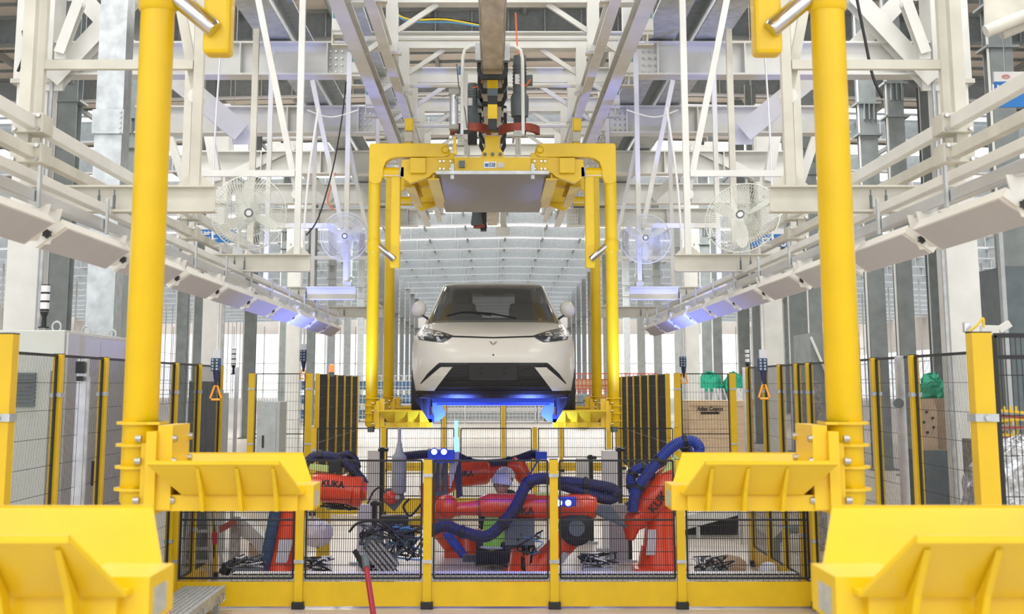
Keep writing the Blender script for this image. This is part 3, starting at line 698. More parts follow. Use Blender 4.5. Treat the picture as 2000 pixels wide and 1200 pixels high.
# fans
def fan(c, R, tilt, label, polebase, ang0=90, group='pedestal fans on the gantry channels'):
    t = thing('fan', label, 'fan', c, group)
    c = Vector(c); rot = Matrix.Translation(c) @ Matrix.Rotation(tilt[0], 4, 'Z') @ Matrix.Rotation(tilt[1], 4, 'X') @ Matrix.Translation(-c)
    for nm, dirs in (('front_cage', 1), ('rear_cage', -1)):
        m = MB(); n = 72
        for i in range(n):
            a = 2*math.pi*i/n; P0 = []
            for r, d in ((.13, .09), (.5, .085), (.8, .07), (.95, .04), (1.0, .0)):
                a2 = a+(.35 if dirs > 0 else 0)*(1-r)
                P0.append(c+Vector((math.cos(a2)*r*R, -dirs*d*R*2.0, math.sin(a2)*r*R)))
            m.tube(P0,   .0019*R/.3, 3, cap=False)
        for r, d in ((.3, .088), (.62, .08), (.86, .062)):
            m.tube([c+Vector((math.cos(2*math.pi*i/40)*r*R, -dirs*d*R*2, math.sin(2*math.pi*i/40)*r*R)) for i in range(41)], .0015, 3, cap=False)
        m.xf(rot); m.build(nm, 'fan', t, kind='stuff')
    m = MB(); m.tube([c+Vector((math.cos(2*math.pi*i/48)*R, 0, math.sin(2*math.pi*i/48)*R)) for i in range(49)], .005, 6, cap=False); m.xf(rot); m.build('rim', 'fan', t, smooth=True)
    for b in range(3):
        a0 = math.radians(ang0)+b*2*math.pi/3; pts = []; prof = [(.12, -.12, .12), (.35, -.20, .19), (.6, -.27, .24), (.8, -.25, .16), (.88, -.1, .02)]
        m = MB(); up = [];
        ring = []
        for r, l, h in prof: ring.append((r, l))
        for r, l, h in reversed(prof): ring.append((r, h))
        p3 = []
        for r, s_ in ring:
            a = a0+s_/max(r, .3)*.55; p3.append(c+Vector((math.cos(a)*r*R, s_*R*.35, math.sin(a)*r*R)))
        m.prism(p3, (0, .008, 0)); m.xf(rot); m.build('blade', 'fan', t)
    m = MB(); m.lathe(c+Vector((0, -.12*R, 0)), (0, 1, 0), [(-.01, .11*R), (.03, .13*R), (.12*R+.02, .14*R)], 20); m.xf(rot); m.build('hub', 'fan', t, smooth=True)
    m = MB(); m.lathe(c+Vector((0, -.19*R, 0)), (0, 1, 0), [(0, .11*R), (.012, .15*R), (.02, .15*R)], 20); m.xf(rot); m.build('badge', 'signw', t)
    m = MB(); m.tube([c+Vector((math.cos(2*math.pi*i/20)*.1*R, -.20*R, math.sin(2*math.pi*i/20)*.1*R)) for i in range(21)], .006*R/.3, 4); m.xf(rot); m.build('badge_ring', 'motor', t)
    m = MB(); m.lathe(c+Vector((0, .1*R, .02)), (0, 1, 0), [(0, .2*R), (.08, .27*R), (.22, .25*R), (.28, .14*R)], 16); m.xf(rot); m.build('motor_housing', 'fan', t, smooth=True)
    pb = Vector(polebase); pc = c+Vector((0, .12, -.05))
    m = MB(); m.tube([pb, Vector((pb.x, pb.y, c.z-.35*R)), pc], .016, 8); m.build('pole', 'fan', t, smooth=True)
    m = MB(); m.box(pb.x-.04, pb.x+.04, pb.y-.04, pb.y+.04, pb.z, pb.z+.05); m.build('pole_clamp', 'galv', t)
    return t
ZCH = CZ+.965+.07
fan(P(486, 416, 11.2), .29, (.15, .1), 'white wall fan with badge, high beside the left yellow pillar', (X(458, 11.5), 11.5, ZCH), 95)
fan(P(1450, 425, 11.2), .30, (-.45, -.35), 'white fan tilted upward, high beside the right yellow pillar', (X(1462, 11.5), 11.5, ZCH), -85)
fan(P(673, 462, 15.1), .255, (.1, .05), 'bluish fan left of the hanger, facing the line', (X(676, 15.35), 15.35, ZCH), 30)
fan(P(1261, 467, 15.1), .265, (-.1, -.15), 'bluish fan right of the hanger, facing the line', (X(1253, 15.35), 15.35, ZCH), 30)
# signs
def sign(px0, px1, py0, py1, Y, split, txt, label, tx, tsize, name='hanging_sign'):
    a, b = P(px0, py1, Y), P(px1, py0, Y); t = thing(name, label, 'sign', ((a.x+b.x)/2, Y, a.z))
    zs = a.z+(b.z-a.z)*split
    m = MB(); m.box(a.x, b.x, Y, Y+.03, a.z, zs); m.build('blue_board', 'signb', t)
    m = MB(); m.box(a.x, b.x, Y, Y+.03, zs, b.z); m.build('white_board', 'signw', t)
    for i, s_ in enumerate(txt): text(s_, 'lettering', (X(tx, Y), Y-.004, zs-(i+.62)*tsize*1.15), tsize, 'signw', t, bold=.004)
    m = MB()
    for x in (a.x+.1, b.x-.1): m.tube([(x, Y+.015, b.z), (x, Y+.015, CZ+9)], .006, 4)
    m.build('suspension_wire', 'steel', t)
    return t
sign(378, 462, 440, 474, 24, .75, ['Little EV', '#1 Line'], 'blue and white hanging line sign behind the left fan', 400, .085)
sign(1466, 1546, 448, 482, 24, .72, ['  EV08L'], 'blue and white hanging sign reading EV08L behind the right fan', 1520, .20)
s_ = sign(1946, 2090, 140, 209, 12, .72, ['Little EV'], 'large blue and white hanging sign with red oval logo at the right edge', 2010, .09)
m = MB(); c_ = P(1965, 150, 11.99); m.tube([c_+V(math.cos(i*math.pi/12)*.032, 0, math.sin(i*math.pi/12)*.016) for i in range(25)], .0025, 5); m.build('oval_logo', 'redrack', s_)
text('BYD', 'logo_lettering', c_, .024, 'redrack', s_)

# ================================================================== FENCES
FH = CZ+.21
def mesh_panel(par, p, q, z0, z1, vs=.022, hs=.11, wr=.0013, rails=(), name='mesh_panel', fw=.018):
    p = Vector((p[0], p[1], 0)); q = Vector((q[0], q[1], 0)); d = (q-p); L = d.length; d.normalize(); zt = Vector((0, 0, 1))
    m = MB(); f = fw
    m.bar(p+zt*z0, q+zt*z0, f, f); m.bar(p+zt*z1, q+zt*z1, f, f); m.bar(p+zt*z0, p+zt*z1, f, f, up=(0, 1, 0)); m.bar(q+zt*z0, q+zt*z1, f, f, up=(0, 1, 0))
    for r in rails: m.bar(p+zt*r, q+zt*r, f*.9, f*.9)
    fr = m.build(name, 'black', par)
    m = MB(); n = max(2, int(L/vs)); w_ = wr
    for i in range(1, n):
        c = p+d*(L*i/n); m.bar(c+zt*z0, c+zt*z1, 2*w_, 2*w_, up=(0, 1, 0))
    n = max(2, int((z1-z0)/hs))
    for i in range(1, n):
        z = z0+(z1-z0)*i/n; m.bar(p+zt*z, q+zt*z, 2*w_, 2.6*w_)
    m.build('wire_mesh', 'black', fr, kind='stuff'); return fr
def fence(name, label, pts, H, cat='fence', ps=.06, z0=.18, kick=0, rails=(), vs=.022, hs=.11, clamps=(.5, 1.2), wr=.0016, grp=None, foot=True, skip=()):
    t = thing(name, label, cat, (pts[0][0], pts[0][1], 0), grp)
    for i, (x, y) in enumerate(pts):
        m = MB(); m.box(x-ps/2, x+ps/2, y-ps/2, y+ps/2, 0, H); po = m.build('post', 'yellow2', t, bevel=.003)
        m = MB(); m.box(x-ps/2, x+ps/2, y-ps/2, y+ps/2, H, H+.004); m.build('post_cap', 'black', po)
        if foot: m = MB(); m.box(x-ps*.72, x+ps*.72, y-ps*.85, y+ps*.6, 0, .065); m.build('foot_plate', 'plastic', po, bevel=.006)
        for c in clamps:
            m = MB(); m.box(x-ps/2-.006, x+ps/2+.006, y-ps/2-.01, y+ps/2+.006, c, c+.03); m.lathe((x, y-ps/2-.022, c+.015), (0, 1, 0), [(0, .012), (.014, .014)], 8); m.build('clamp', 'galv', po)
    for i in range(len(pts)-1):
        if i in skip: continue
        p, q = Vector(pts[i]), Vector(pts[i+1]); d = (q-p).normalized()
        a = p+d*(ps/2+.02); b = q-d*(ps/2+.02)
        mesh_panel(t, a, b, z0, H-.01, rails=rails, vs=vs, hs=hs, wr=wr)
        if kick:
            a = p+d*(ps/2+.001); b = q-d*(ps/2+.001)
            m = MB(); m.bar((a.x, a.y, .02+kick/2), (b.x, b.y, .02+kick/2), .012, kick); m.build('kick_plate', 'yellow2', t)
    return t
YF = 13.8
FH1 = Z(898, YF); KZ = Z(1137, YF); z0 = Z(1130, YF)
fence('low_fence', 'low yellow and black mesh fence with kick plates, directly in front of the robots', [(X(p, YF, .7), YF) for p in (341, 586, 835, 1082, 1329, 1590)], FH1, ps=.078, z0=z0, kick=KZ-.02, rails=(Z(1016, YF),), vs=.0205, hs=.115, clamps=(Z(1100, YF), Z(932, YF)), wr=.0023)
YM = 23.4
fence('low_fence', 'low mesh fence behind the robots, under the rear of the car', [(X(p, YM, .7), YM) for p in (612, 748, 893, 1045, 1190, 1322)], Z(836, YM), ps=.075, z0=.3, kick=.25, vs=.03, hs=.15, clamps=(1.0,), wr=.0018)
fence('low_fence', 'farthest low fence with slender yellow posts seen beneath the car', [(X(p, 35, .7), 35) for p in (751, 867, 983, 1096, 1208)], Z(786, 35), ps=.09, z0=.35, kick=.2, vs=.04, hs=.2, clamps=(), wr=.0018)
# tall side fences
for sx in (-1, 1):
    S = SIDE[sx]
    if sx < 0: ys = [(p, 8360/(HX-p)) for p in (-120, 15, 124, 212, 284, 350, 395, 437)]; 
    else: ys = [(p, 8360/(p-HX)) for p in (1900, 1775, 1700, 1640, 1573, 1550, 1517, 1487, 1455)]
    pts = [(sx*2.98, y) for _, y in ys]
    fence('safety_fence', f'tall yellow-posted black mesh safety fence along the {S} side of the line', pts, FH, z0=.22, kick=.2, rails=(.95,), vs=.026, hs=.17, clamps=(.6, 1.95), ps=.062, wr=.0011)
    y0 = 25.8
    xs = (-4.26, -3.25) if sx < 0 else (3.27, 4.25)
    fence('mesh_gate', f'tall mesh gate panel across the aisle beyond the {S} fence', [(xs[0], y0), (xs[1], y0)], FH, cat='gate', z0=.15, rails=(Z(848, y0),), vs=.05, hs=.15, clamps=(1.95, 1.0), ps=.11, wr=.0018)
    pts = [(sx*3.2, 26.6+1.55*k) for k in range(8 if sx > 0 else 6)]
    fence('safety_fence', f'far run of closely seen yellow posts beyond the {S} gate panel', pts, FH, z0=.15, rails=(1.0,), vs=.03, hs=.2, clamps=(), ps=.08, wr=.0022)
    bx = sx*1.93; by = 5.75; 
    fence('safety_fence', f'nearest tall fence panel at the {S} picture edge with one thick yellow post', [(bx, by), (sx*3.3, by)], CZ+.205 if sx > 0 else CZ+.2, z0=.2, rails=(CZ+.11,), ps=.08, vs=.021, hs=.15, clamps=(1.89, .6), wr=.0014)
# extra door profile in the side fences
t = thing('door_profile', 'grey aluminium door profile beside the left fence post with black switch', 'post', (-2.95, 10.6, 0))
m = MB(); m.box(-3.0, -2.93, 10.5, 10.56, 0, FH-.02); m.build('profile', 'alu', t)
m = MB(); m.box(-2.92, -2.9, 10.48, 10.5, .0, FH-.15); m.build('conduit', 'galv', t)
m = MB(); a_ = P(157, 718, 10.45); m.cbox(a_, .06, .05, .085); m.build('switch', 'plastic', t, bevel=.004)
m = MB(); m.cbox(a_+V(-.0, 0, -.08), .04, .04, .035); m.build('switch_foot', 'plastic', t)
t = thing('door_profile', 'grey aluminium door profile with round knob in the right fence', 'post', (2.9, 10.6, 0))
m = MB(); m.box(X(1752, 10.5), X(1766, 10.5), 10.48, 10.54, 0, FH); m.build('profile', 'alu', t)
m = MB(); m.lathe(P(1754, 788, 10.46), (0, -1, 0), [(0, .035), (.03, .035)], 14); m.build('knob', 'motor', t)
m = MB(); m.box(X(1458, 17), X(1464, 17), 17.2, 17.26, 0, FH); tag(m.build('aluminium_post', 'alu'), 'slim aluminium post at the end of the right side fence', 'post')
m = MB(); m.box(X(452, 17), X(458, 17), 17.2, 17.26, 0, FH); tag(m.build('aluminium_post', 'alu'), 'slim aluminium post at the end of the left side fence', 'post')
m = MB(); m.bar((3.0, 13.72, KZ+.02), (3.12, 12.0, KZ+.02), .09, .05); tag(m.build('handrail', 'galv'), 'silver rail on top of the kick plate at the right fence corner', 'rail')

# ================================================================== CABINETS AND LEFT SIDE
cb = thing('control_cabinet', 'large pale grey control cabinet behind the left fence', 'cabinet', (-4.2, 12.4, 0))
zt = Z(645, 11.5); xr = X(122, 11.5)
m = MB(); m.box(-5.3, xr, 11.5, 13.5, .1, zt); m.build('body', 'cab', cb, bevel=.01)
m = MB(); m.box(-5.2, xr-.05, 11.6, 13.4, 0, .1); m.build('plinth', 'motor', cb)
for k in range(2):
    m = MB(); m.box(xr, xr+.02, 11.53+k*.98, 12.48+k*.98, .15, zt-.02); d_ = m.build('door', 'cab2', cb, bevel=.004)
    m = MB(); m.box(xr+.02, xr+.04, 12.38+k*.98, 12.41+k*.98, 1.2, 1.4); m.build('handle', 'plastic', d_)
for k, px in enumerate((122, 172, 230)):
    m = MB(); yy = 11.6+k*.85; m.tube([V(xr-.1, yy, zt+.03)+V(math.cos(i*math.pi/8)*.035, 0, math.sin(i*math.pi/8)*.04) for i in range(17)], .009, 6, cap=False); m.build('lifting_eye', 'galv', cb, smooth=True)
m = MB(); m.box(-4.9, X(105, 11.4), 11.3, 11.5, .9, Z(725, 11.4)); cv_ = m.build('vent_cover', 'cab', cb)
for i in range(9):
    z = Z(732+i*7.5, 11.4); m = MB(); m.box(X(20, 11.3), X(70, 11.3), 11.275, 11.3, z-.008, z+.012); m.build('louvre', 'motor', cv_)
st_ = thing('signal_tower', 'black and white stack light on top of the control cabinet', 'signal light', P(79, 640, 11.9))
def stack(t, px, Y, py0, py1, r, n=3):
    z1, z0_ = Z(py0, Y), Z(py1, Y); x = X(px, Y); h = z1-z0_
    m = MB(); m.lathe((x, Y, z0_), (0, 0, 1), [(0, r*1.2), (.01, r*1.2), (.015, r*.6), (h*.25, r*.5), (h*.38, r)], 14); m.build('stem', 'plastic', t, smooth=True)
    for i in range(n):
        a = z0_+h*(.4+.6*i/n); b = h*.6/n
        m = MB(); m.lathe((x, Y, a), (0, 0, 1), [(0, r), (b*.22, r)], 14); m.build('band', 'plastic', t)
        m = MB(); m.lathe((x, Y, a+b*.22), (0, 0, 1), [(0, r*.97), (b*.78, r*.97)], 14); m.build('lens', 'white2', t)
    m = MB(); m.lathe((x, Y, z1), (0, 0, 1), [(0, r), (.008, r)], 14); m.build('cap', 'plastic', t)
stack(st_, 79, 11.9, 558, 641, .038)
t = thing('signal_tower', 'small stack light standing on the far left fence', 'signal light', P(455, 730, 17.2)); stack(t, 455, 17.23, 683, 732, .028)
t = thing('signal_tower', 'small stack light standing on the far right fence', 'signal light', P(1462, 725, 17.2)); stack(t, 1461, 17.23, 683, 727, .028)
m = MB(); t = thing('beacon', 'small red beacon lit on the far left fence post', 'beacon', P(648, 735, 28))
m = MB(); m.lathe(P(648, 736, 28), (0, 0, 1), [(0, .05), (.1, .05)], 12); m.build('base', 'motor', t)
m = MB(); m.lathe(P(648, 727, 28), (0, 0, 1), [(0, .06), (.13, .055), (.15, .02)], 12); m.build('lens', 'redl', t, smooth=True)
# pendants
def pendant(px, Y, py0, hpy, label, py_box=(700, 725)):
    x = X(px, Y); t = thing('pendant_control', label, 'pendant', (x, Y, Z(py_box[1], Y)))
    s = Y/12
    m = MB(); m.tube([(x, Y, Z(py_box[0], Y)), (x, Y, CZ+1.15)], .012, 6); m.tube([(x, Y, CZ+1.15), (math.copysign(2.36, x), Y, CZ+1.15)], .014, 6); m.build('hanging_cable', 'white', t)
    z1, z2 = Z(py_box[0], Y), Z(py_box[1], Y)
    m = MB(); m.box(x-.045, x+.03, Y-.03, Y+.03, z2, z1); b = m.build('button_box', 'denim', t, bevel=.006)
    m = MB()
    for i in range(4):
        for j in range(2): m.lathe((x-.028+j*.035, Y-.04, z2+.015+(z1-z2-.03)*i/3), (0, 1, 0), [(0, .009), (.012, .009)], 8)
    m.build('button', 'label', b)
    m = MB(); m.lathe((x, Y, z2), (0, 0, -1), [(0, .03), (.06, .022), (.10, .012), (.13, .006)], 10); m.build('strain_relief', 'hose', t, smooth=True)
    zh = Z(hpy, Y); m = MB(); m.tube([(x, Y, z2-.12), (x, Y, zh+.11)], .004, 5); m.build('cord', 'hose', t)
    m = MB(); m.tube([(x-.012, Y, zh+.11), (x-.045, Y, zh+.01), (x-.035, Y, zh), (x+.035, Y, zh), (x+.045, Y, zh+.01), (x+.012, Y, zh+.11), (x-.012, Y, zh+.11)], .009, 8); m.build('triangle_handle', 'orange', t, smooth=True)
    m = MB(); m.box(x-.03, x+.03, Y-.02, Y+.02, z1, z1+.07); m.build('top_box', 'cab2', t)
pendant(422, 12, 470, 781, 'hanging push-button pendant with orange triangle grip, near left')
pendant(1492, 12, 470, 779, 'hanging push-button pendant with orange triangle grip, near right')
pendant(592, 17.2, 600, 740, 'farther push-button pendant over the left gate panel', (684, 706))
pendant(1336, 17.2, 600, 748, 'farther push-button pendant over the right gate panel', (697, 717))
# hanging loose cables
cable('hanging_cable', [P(676, 160, 14), P(668, 230, 14), P(650, 330, 14), P(622, 425, 14), P(598, 460, 14)], .007, 'cable', 'thin black cable hanging in a curve left of the hanger')
cable('hanging_cable', [P(1672, -10, 9), P(1690, 80, 9), P(1705, 150, 9), P(1724, 192, 9)], .010, 'cable', 'black cable dangling beside the right yellow pillar')
cable('hanging_cable', [P(45, 60, 9), P(48, 100, 9), P(35, 140, 9)], .010, 'cable', 'short black cable looped at the near left column')
cable('hanging_cable', [P(655, 338, 16), P(645, 370, 16), P(640, 395, 16), P(652, 410, 16)], .007, 'ocable', 'thin orange cable left of the hanger near the fan')
for sx in (-1, 1):
    for k, (a, b) in enumerate((((622, 210), (592, 470)), ((600, 215), (700, 215)), ((430, 110), (415, 470)))):
        q = lambda p, py: P(p if sx < 0 else 2*HX-p, py, 13+k)
        pts = [q(a[0], a[1]), q((a[0]+b[0])/2-4, (a[1]+b[1])/2+(14 if k == 1 else 0)), q(*b)]
        cable('cable_conduit', pts, .011 if k != 1 else .007, 'white2', f'white flexible conduit hanging on the {SIDE[sx]}, {["inner upright one", "sagging horizontal one", "outer upright one"][k]}')
# ================================================================== CAR
CX = X(963.5, 14.2)
CY0 = 14.9      # front axle
car = thing('car', 'cream-white electric hatchback hanging in the yellow carrier, nose to the camera', 'car', (CX, CY0+1.2, CZ-.3))
# level: z rel eye, front y, half width, rear y, exponent
def lerp(a, b, t): return a+(b-a)*t
BL = [(-.125, 14.34, .825, 18.2), (-.09, 14.28, .835, 18.25), (-.02, 14.22, .843, 18.28), (.08, 14.17, .848, 18.3), (.20, 14.14, .845, 18.3), (.30, 14.15, .846, 18.3),
      (.40, 14.18, .842, 18.28), (.455, 14.21, .835, 18.25), (.49, 14.25, .825, 18.2), (.515, 14.32, .813, 18.2), (.55, 14.50, .80, 18.2), (.59, 14.74, .785, 18.2), (.63, 15.0, .765, 18.2), (.665, 15.25, .74, 18.2), (.69, 15.5, .70, 18.15)]
def level(z, T):
    if z <= T[0][0]: return T[0][1:]
    for a, b in zip(T, T[1:]):
        if z <= b[0]:
            t = (z-a[0])/(b[0]-a[0]); return tuple(lerp(a[i], b[i], t) for i in range(1, 4))
    return T[-1][1:]
NE = 4.6
def outline(yf, hw, yb, n, ne=NE):
    c = (yf+yb)/2; h = (yb-yf)/2; out = []
    for i in range(n):
        t = -math.pi/2+2*math.pi*i/n; cx, sy = math.cos(t), math.sin(t)
        # clustering of samples at the nose
        out.append((hw*math.copysign(abs(cx)**(2/ne), cx), c+h*math.copysign(abs(sy)**(2/(ne+1.6)), sy)))
    return out
def front_y(x, z, T=None, ne=NE):
    T = T or BL; yf, hw, yb = level(z-CZ, T); c = (yf+yb)/2; h = (yb-yf)/2; r = min(.995, abs(x)/hw)
    s_ = (1-r**ne)**(1/(ne+1.6)) if True else 0
    # parametric match: x=hw*cx^(2/ne) -> cx=r^(ne/2); sy=sqrt(1-cx^2)
    cx = r**(ne/2); sy = math.sqrt(max(0, 1-cx*cx)); return c-h*sy**(2/(ne+1.6))
def loft(T, n, ne=NE, cap=True, wheel=False):
    m = MB(); rings = []
    for (z, yf, hw, yb) in T:
        k = len(m.v)
        for (x, y) in outline(yf, hw, yb, n, ne): m.v.append(V(CX+x, y, CZ+z))
        rings.append(list(range(k, k+n)))
    for A, B in zip(rings, rings[1:]): m.quadring(A, B)
    if cap: m.f.append(tuple(rings[-1])); m.f.append(tuple(reversed(rings[0])))
    return m
# refine the levels
def refine(T, k=3):
    o = []
    for i in range(len(T)-1):
        p0 = T[max(i-1, 0)]; p1 = T[i]; p2 = T[i+1]; p3 = T[min(i+2, len(T)-1)]
        for j in range(k): t = j/k; o.append(tuple(p1[q]+(p2[q]-p1[q])*t for q in range(4)))
    return o+[T[-1]]
b = loft(BL, 120)
body = b.build('body_shell', 'car', car, smooth=True)
# greenhouse: pillars and roof in body colour, glass panes apart
GL = [(.64, 15.12, .755, 18.1), (.72, 15.32, .73, 18.05), (.80, 15.52, .70, 18.0), (.88, 15.72, .672, 17.95), (.96, 15.92, .645, 17.9), (1.04, 16.12, .617, 17.82), (1.10, 16.27, .595, 17.75), (1.125, 16.36, .58, 17.7), (1.15, 16.5, .555, 17.6), (1.165, 16.7, .52, 17.5), (1.172, 16.95, .44, 17.3)]
n = 120; mG = loft(GL, n, 5.0, cap=False); front, rear, side, shell = [], [], [], []
nl = len(GL)
for fi, f in enumerate(mG.f):
    lv = fi//n; i = fi % n; t = -math.pi/2+2*math.pi*(i+.5)/n; zc = sum(mG.v[q].z for q in f)/4-CZ; cx, sy = math.cos(t), math.sin(t)
    if .64 <= zc < 1.12 and sy < 0 and abs(cx) < .83: front.append(f)
    elif .74 < zc < 1.08 and sy > 0 and abs(cx) < .80: rear.append(f)
    elif .74 < zc < 1.08 and abs(cx) > .93 and abs(sy) < .36 and abs(sy) > .03: side.append(f)
    else: shell.append(f)
def sub(m, faces): o = MB(); o.v = [v.copy() for v in m.v]; o.f = faces; return o
def clean(o):
    bm = bmesh.new(); bm.from_mesh(o.data); bmesh.ops.delete(bm, geom=[v for v in bm.verts if not v.link_faces], context='VERTS'); bm.to_mesh(o.data); bm.free(); return o
shell.append(tuple(range((nl-1)*n, nl*n)))
roof = clean(sub(mG, shell).build('roof_and_pillars', 'car', car, smooth=True)); so = roof.modifiers.new('s', 'SOLIDIFY'); so.thickness = .03
clean(sub(mG, front).build('windscreen', 'glass', car, smooth=True))
clean(sub(mG, rear).build('rear_window', 'glass', car, smooth=True))
clean(sub(mG, side).build('side_window', 'glass', car, smooth=True))
# cabin
m = MB(); m.box(CX-.66, CX+.66, 15.55, 15.95, CZ+.58, CZ+.72); m.box(CX-.42, CX-.12, 15.9, 16.0, CZ+.66, CZ+.78); m.build('dashboard', 'dark', car, bevel=.03)
for sx in (-1, 1):
    for yy in (16.6, 17.4):
        m = MB(); m.box(CX+sx*.42-.23, CX+sx*.42+.22, yy, yy+.14, CZ+.40, CZ+.93); m.box(CX+sx*.40-.14, CX+sx*.40+.15, yy, yy+.1, CZ+.93, CZ+1.07); m.build('seat', 'dark', car, bevel=.03)
m = MB(); m.tube([(CX+.36+math.cos(i*math.pi/10)*.18, 16.02, CZ+.70+math.sin(i*math.pi/10)*.17) for i in range(21)], .014, 6, cap=False); m.build('steering_wheel', 'dark', car, smooth=True)
m = MB(); m.box(CX-.12, CX+.12, 16.24, 16.27, CZ+1.0, CZ+1.06); m.build('interior_mirror', 'dark', car, bevel=.01)
m = MB(); m.box(CX-.56, CX+.56, 16.45, 17.55, CZ+1.10, CZ+1.125); m.build('headliner', 'lining', car)
m = MB(); m.box(CX-.68, CX+.68, 15.6, 17.9, CZ+.36, CZ+.40); m.build('cabin_floor', 'dark', car)
# patches laid on the nose
def patch(name, pxs, mt, parent=car, out=.006, cuts=5, T=None, mirror=False, thick=0, ne=NE, Yg=14.2, smooth=True, label=None):
    pts = []
    for (px, py) in pxs:
        x = (px-963.5)/F*Yg*1.0*ct; z = Z(py, Yg); yy = front_y(x, z, T, ne)
        for _ in range(3): x = (px-963.5)/F*(yy*ct+(z-CZ)*st); z = Z(py, yy); yy = front_y(x, z, T, ne)
        pts.append((x, z))
    if mirror: pts = [(-x, z) for x, z in pts]
    bm = bmesh.new(); vs = [bm.verts.new((x, 0, z)) for x, z in pts]; f = bm.faces.new(vs)
    bmesh.ops.triangulate(bm, faces=[f])
    for _ in range(cuts): 
        es = [e for e in bm.edges if e.calc_length() > .05]
        if es: bmesh.ops.subdivide_edges(bm, edges=es, cuts=1, use_grid_fill=False); bmesh.ops.triangulate(bm, faces=bm.faces[:])
    for v in bm.verts: v.co.y = front_y(v.co.x, v.co.z, T, ne)-out
    if thick:
        ret = bmesh.ops.extrude_face_region(bm, geom=bm.faces[:]); 
        for e in ret['geom']:
            if isinstance(e, bmesh.types.BMVert): e.co.y += thick
    o3 = off(parent)
    for v in bm.verts: v.co += V(CX, 0, 0)-o3
    bmesh.ops.recalc_face_normals(bm, faces=bm.faces[:])
    me = D.meshes.new(name); bm.to_mesh(me); bm.free(); me.materials.append(M[mt])
    if smooth and not thick: me.polygons.foreach_set('use_smooth', [True]*len(me.polygons))
    o = D.objects.new(name, me); C.objects.link(o); o.parent = parent
    if label: o['label'] = label
    return o
for mir in (False, True):
    hl = patch('headlamp', [(813.5, 640), (835, 643), (860, 648), (886, 657), (878, 662), (865, 669), (842, 667), (819, 664)], 'headg', mirror=mir, out=.008, thick=.02)
    patch('running_light', [(817, 643), (824, 645), (829, 664), (822, 663)], 'headw', hl, mirror=mir, out=.012)
    patch('running_light', [(849, 652), (853, 652), (862, 667), (855, 667)], 'headw', hl, mirror=mir, out=.012)
    patch('lens', [(834, 650), (843, 651), (845, 660), (836, 659)], 'motor', hl, mirror=mir, out=.012)
    patch('fang_gap', [(855, 711), (862, 717), (822, 751), (821, 749), (835, 730)], 'plastic', mirror=mir, out=.004)
    patch('air_slot', [(858, 709), (888, 711), (884, 717), (857, 717), (826, 748), (822, 750), (840, 727)], 'plastic', mirror=mir, out=.006)
patch('bonnet_gap', [(815, 639.5), (835, 641.5), (862, 648), (886, 656), (963.5, 658.5), (1041, 656), (1065, 648), (1092, 641.5), (1112, 639.5), (1092, 643), (1065, 650), (1041, 659), (963.5, 661), (886, 659), (862, 650), (835, 643)], 'black', out=.005)
gr = patch('grille_opening', [(858, 709), (1069, 709), (1069, 715), (1041, 716), (1080, 764), (847, 764), (885, 716), (858, 715)], 'plastic', out=.006)
for i, py in enumerate((722, 733, 745, 755)):
    patch('grille_bar', [(884-i*9, py), (1043+i*9, py), (1044+i*9, py+2), (883-i*9, py+2)], 'dark', gr, out=.012, thick=.01)
pl = patch('number_plate_holder', [(915, 710), (1011, 710), (1010, 742), (1004, 744), (923, 744), (916, 741)], 'holder', out=.03, thick=.03, cuts=0)
for px in (940, 986):
    for py in (718, 728): patch('fixing_hole', [(px-3, py), (px+3, py), (px+3, py+4), (px-3, py+4)], 'black', pl, out=.033, cuts=0)
for mir in (False, True): patch('bumper_blade', [(860, 718), (883, 718), (848, 764), (824, 763.5), (814, 762), (822, 751)], 'car', mirror=mir, out=.012, thick=.012)
patch('lower_lip', [(802, 763), (1125, 763), (1121, 775), (1090, 778), (837, 778), (806, 775)], 'plastic', out=.01)
patch('badge', [(956, 666), (960, 668), (963.5, 671), (967, 668), (971, 666), (968, 672), (963.5, 674), (959, 672)], 'chrome', out=.006)
patch('tow_eye_cap', [(962, 692), (965, 692), (965, 695), (962, 695)], 'black', out=.005)
patch('orange_sticker', [(1052, 623.5), (1094, 625.5), (1094, 628), (1052, 626)], 'orange', out=.006, Yg=15.2)
m = MB(); m.box(CX-.56, CX+.56, 14.5, 17.9, CZ-.19, CZ-.15); m.build('underbody', 'blue', car)  # blue glow beneath the car put into the underbody colour
m = MB(); m.hexa([(CX-.60, 14.42, CZ-.17), (CX+.60, 14.42, CZ-.17), (CX+.56, 14.7, CZ-.20), (CX-.56, 14.7, CZ-.20), (CX-.62, 14.40, CZ-.10), (CX+.62, 14.40, CZ-.10), (CX+.6, 14.7, CZ-.15), (CX-.6, 14.7, CZ-.15)]); m.build('air_deflector', 'blue', car, label='blue-lit air deflector under the bumper')  # deflector coloured blue to carry the painted glow
# wheels
for yy in (CY0, CY0+2.38):
    for sx in (-1, 1):
        x = CX+sx*.735; m = MB(); r = .295; cz = CZ-.065
        m.lathe((x-sx*.09, yy, cz), (sx, 0, 0), [(0, .20), (.0, r*.93), (.02, r), (.16, r), (.18, r*.93), (.18, .20)], 32); wh = m.build('tyre', 'tyre', car, smooth=True)
        for q in (.045, .09, .135):
            m = MB(); m.lathe((x-sx*.09+sx*q, yy, cz), (sx, 0, 0), [(0, r+.002), (.006, r+.002)], 32); m.build('tread_groove', 'black', wh)
        m = MB(); m.lathe((x+sx*.06, yy, cz), (sx, 0, 0), [(0, .2), (.03, .19)], 20); m.build('rim', 'steel', wh)
        m = MB(); m.bar((x-sx*.12, yy-.02, cz+.05), (x-sx*.28, yy-.02, cz-.01), .06, .12); m.bar((x-sx*.2, yy, cz+.1), (x-sx*.22, yy, cz-.12), .07, .06); m.build('suspension_arm', 'blue', wh)  # arms share the blue of the painted glow
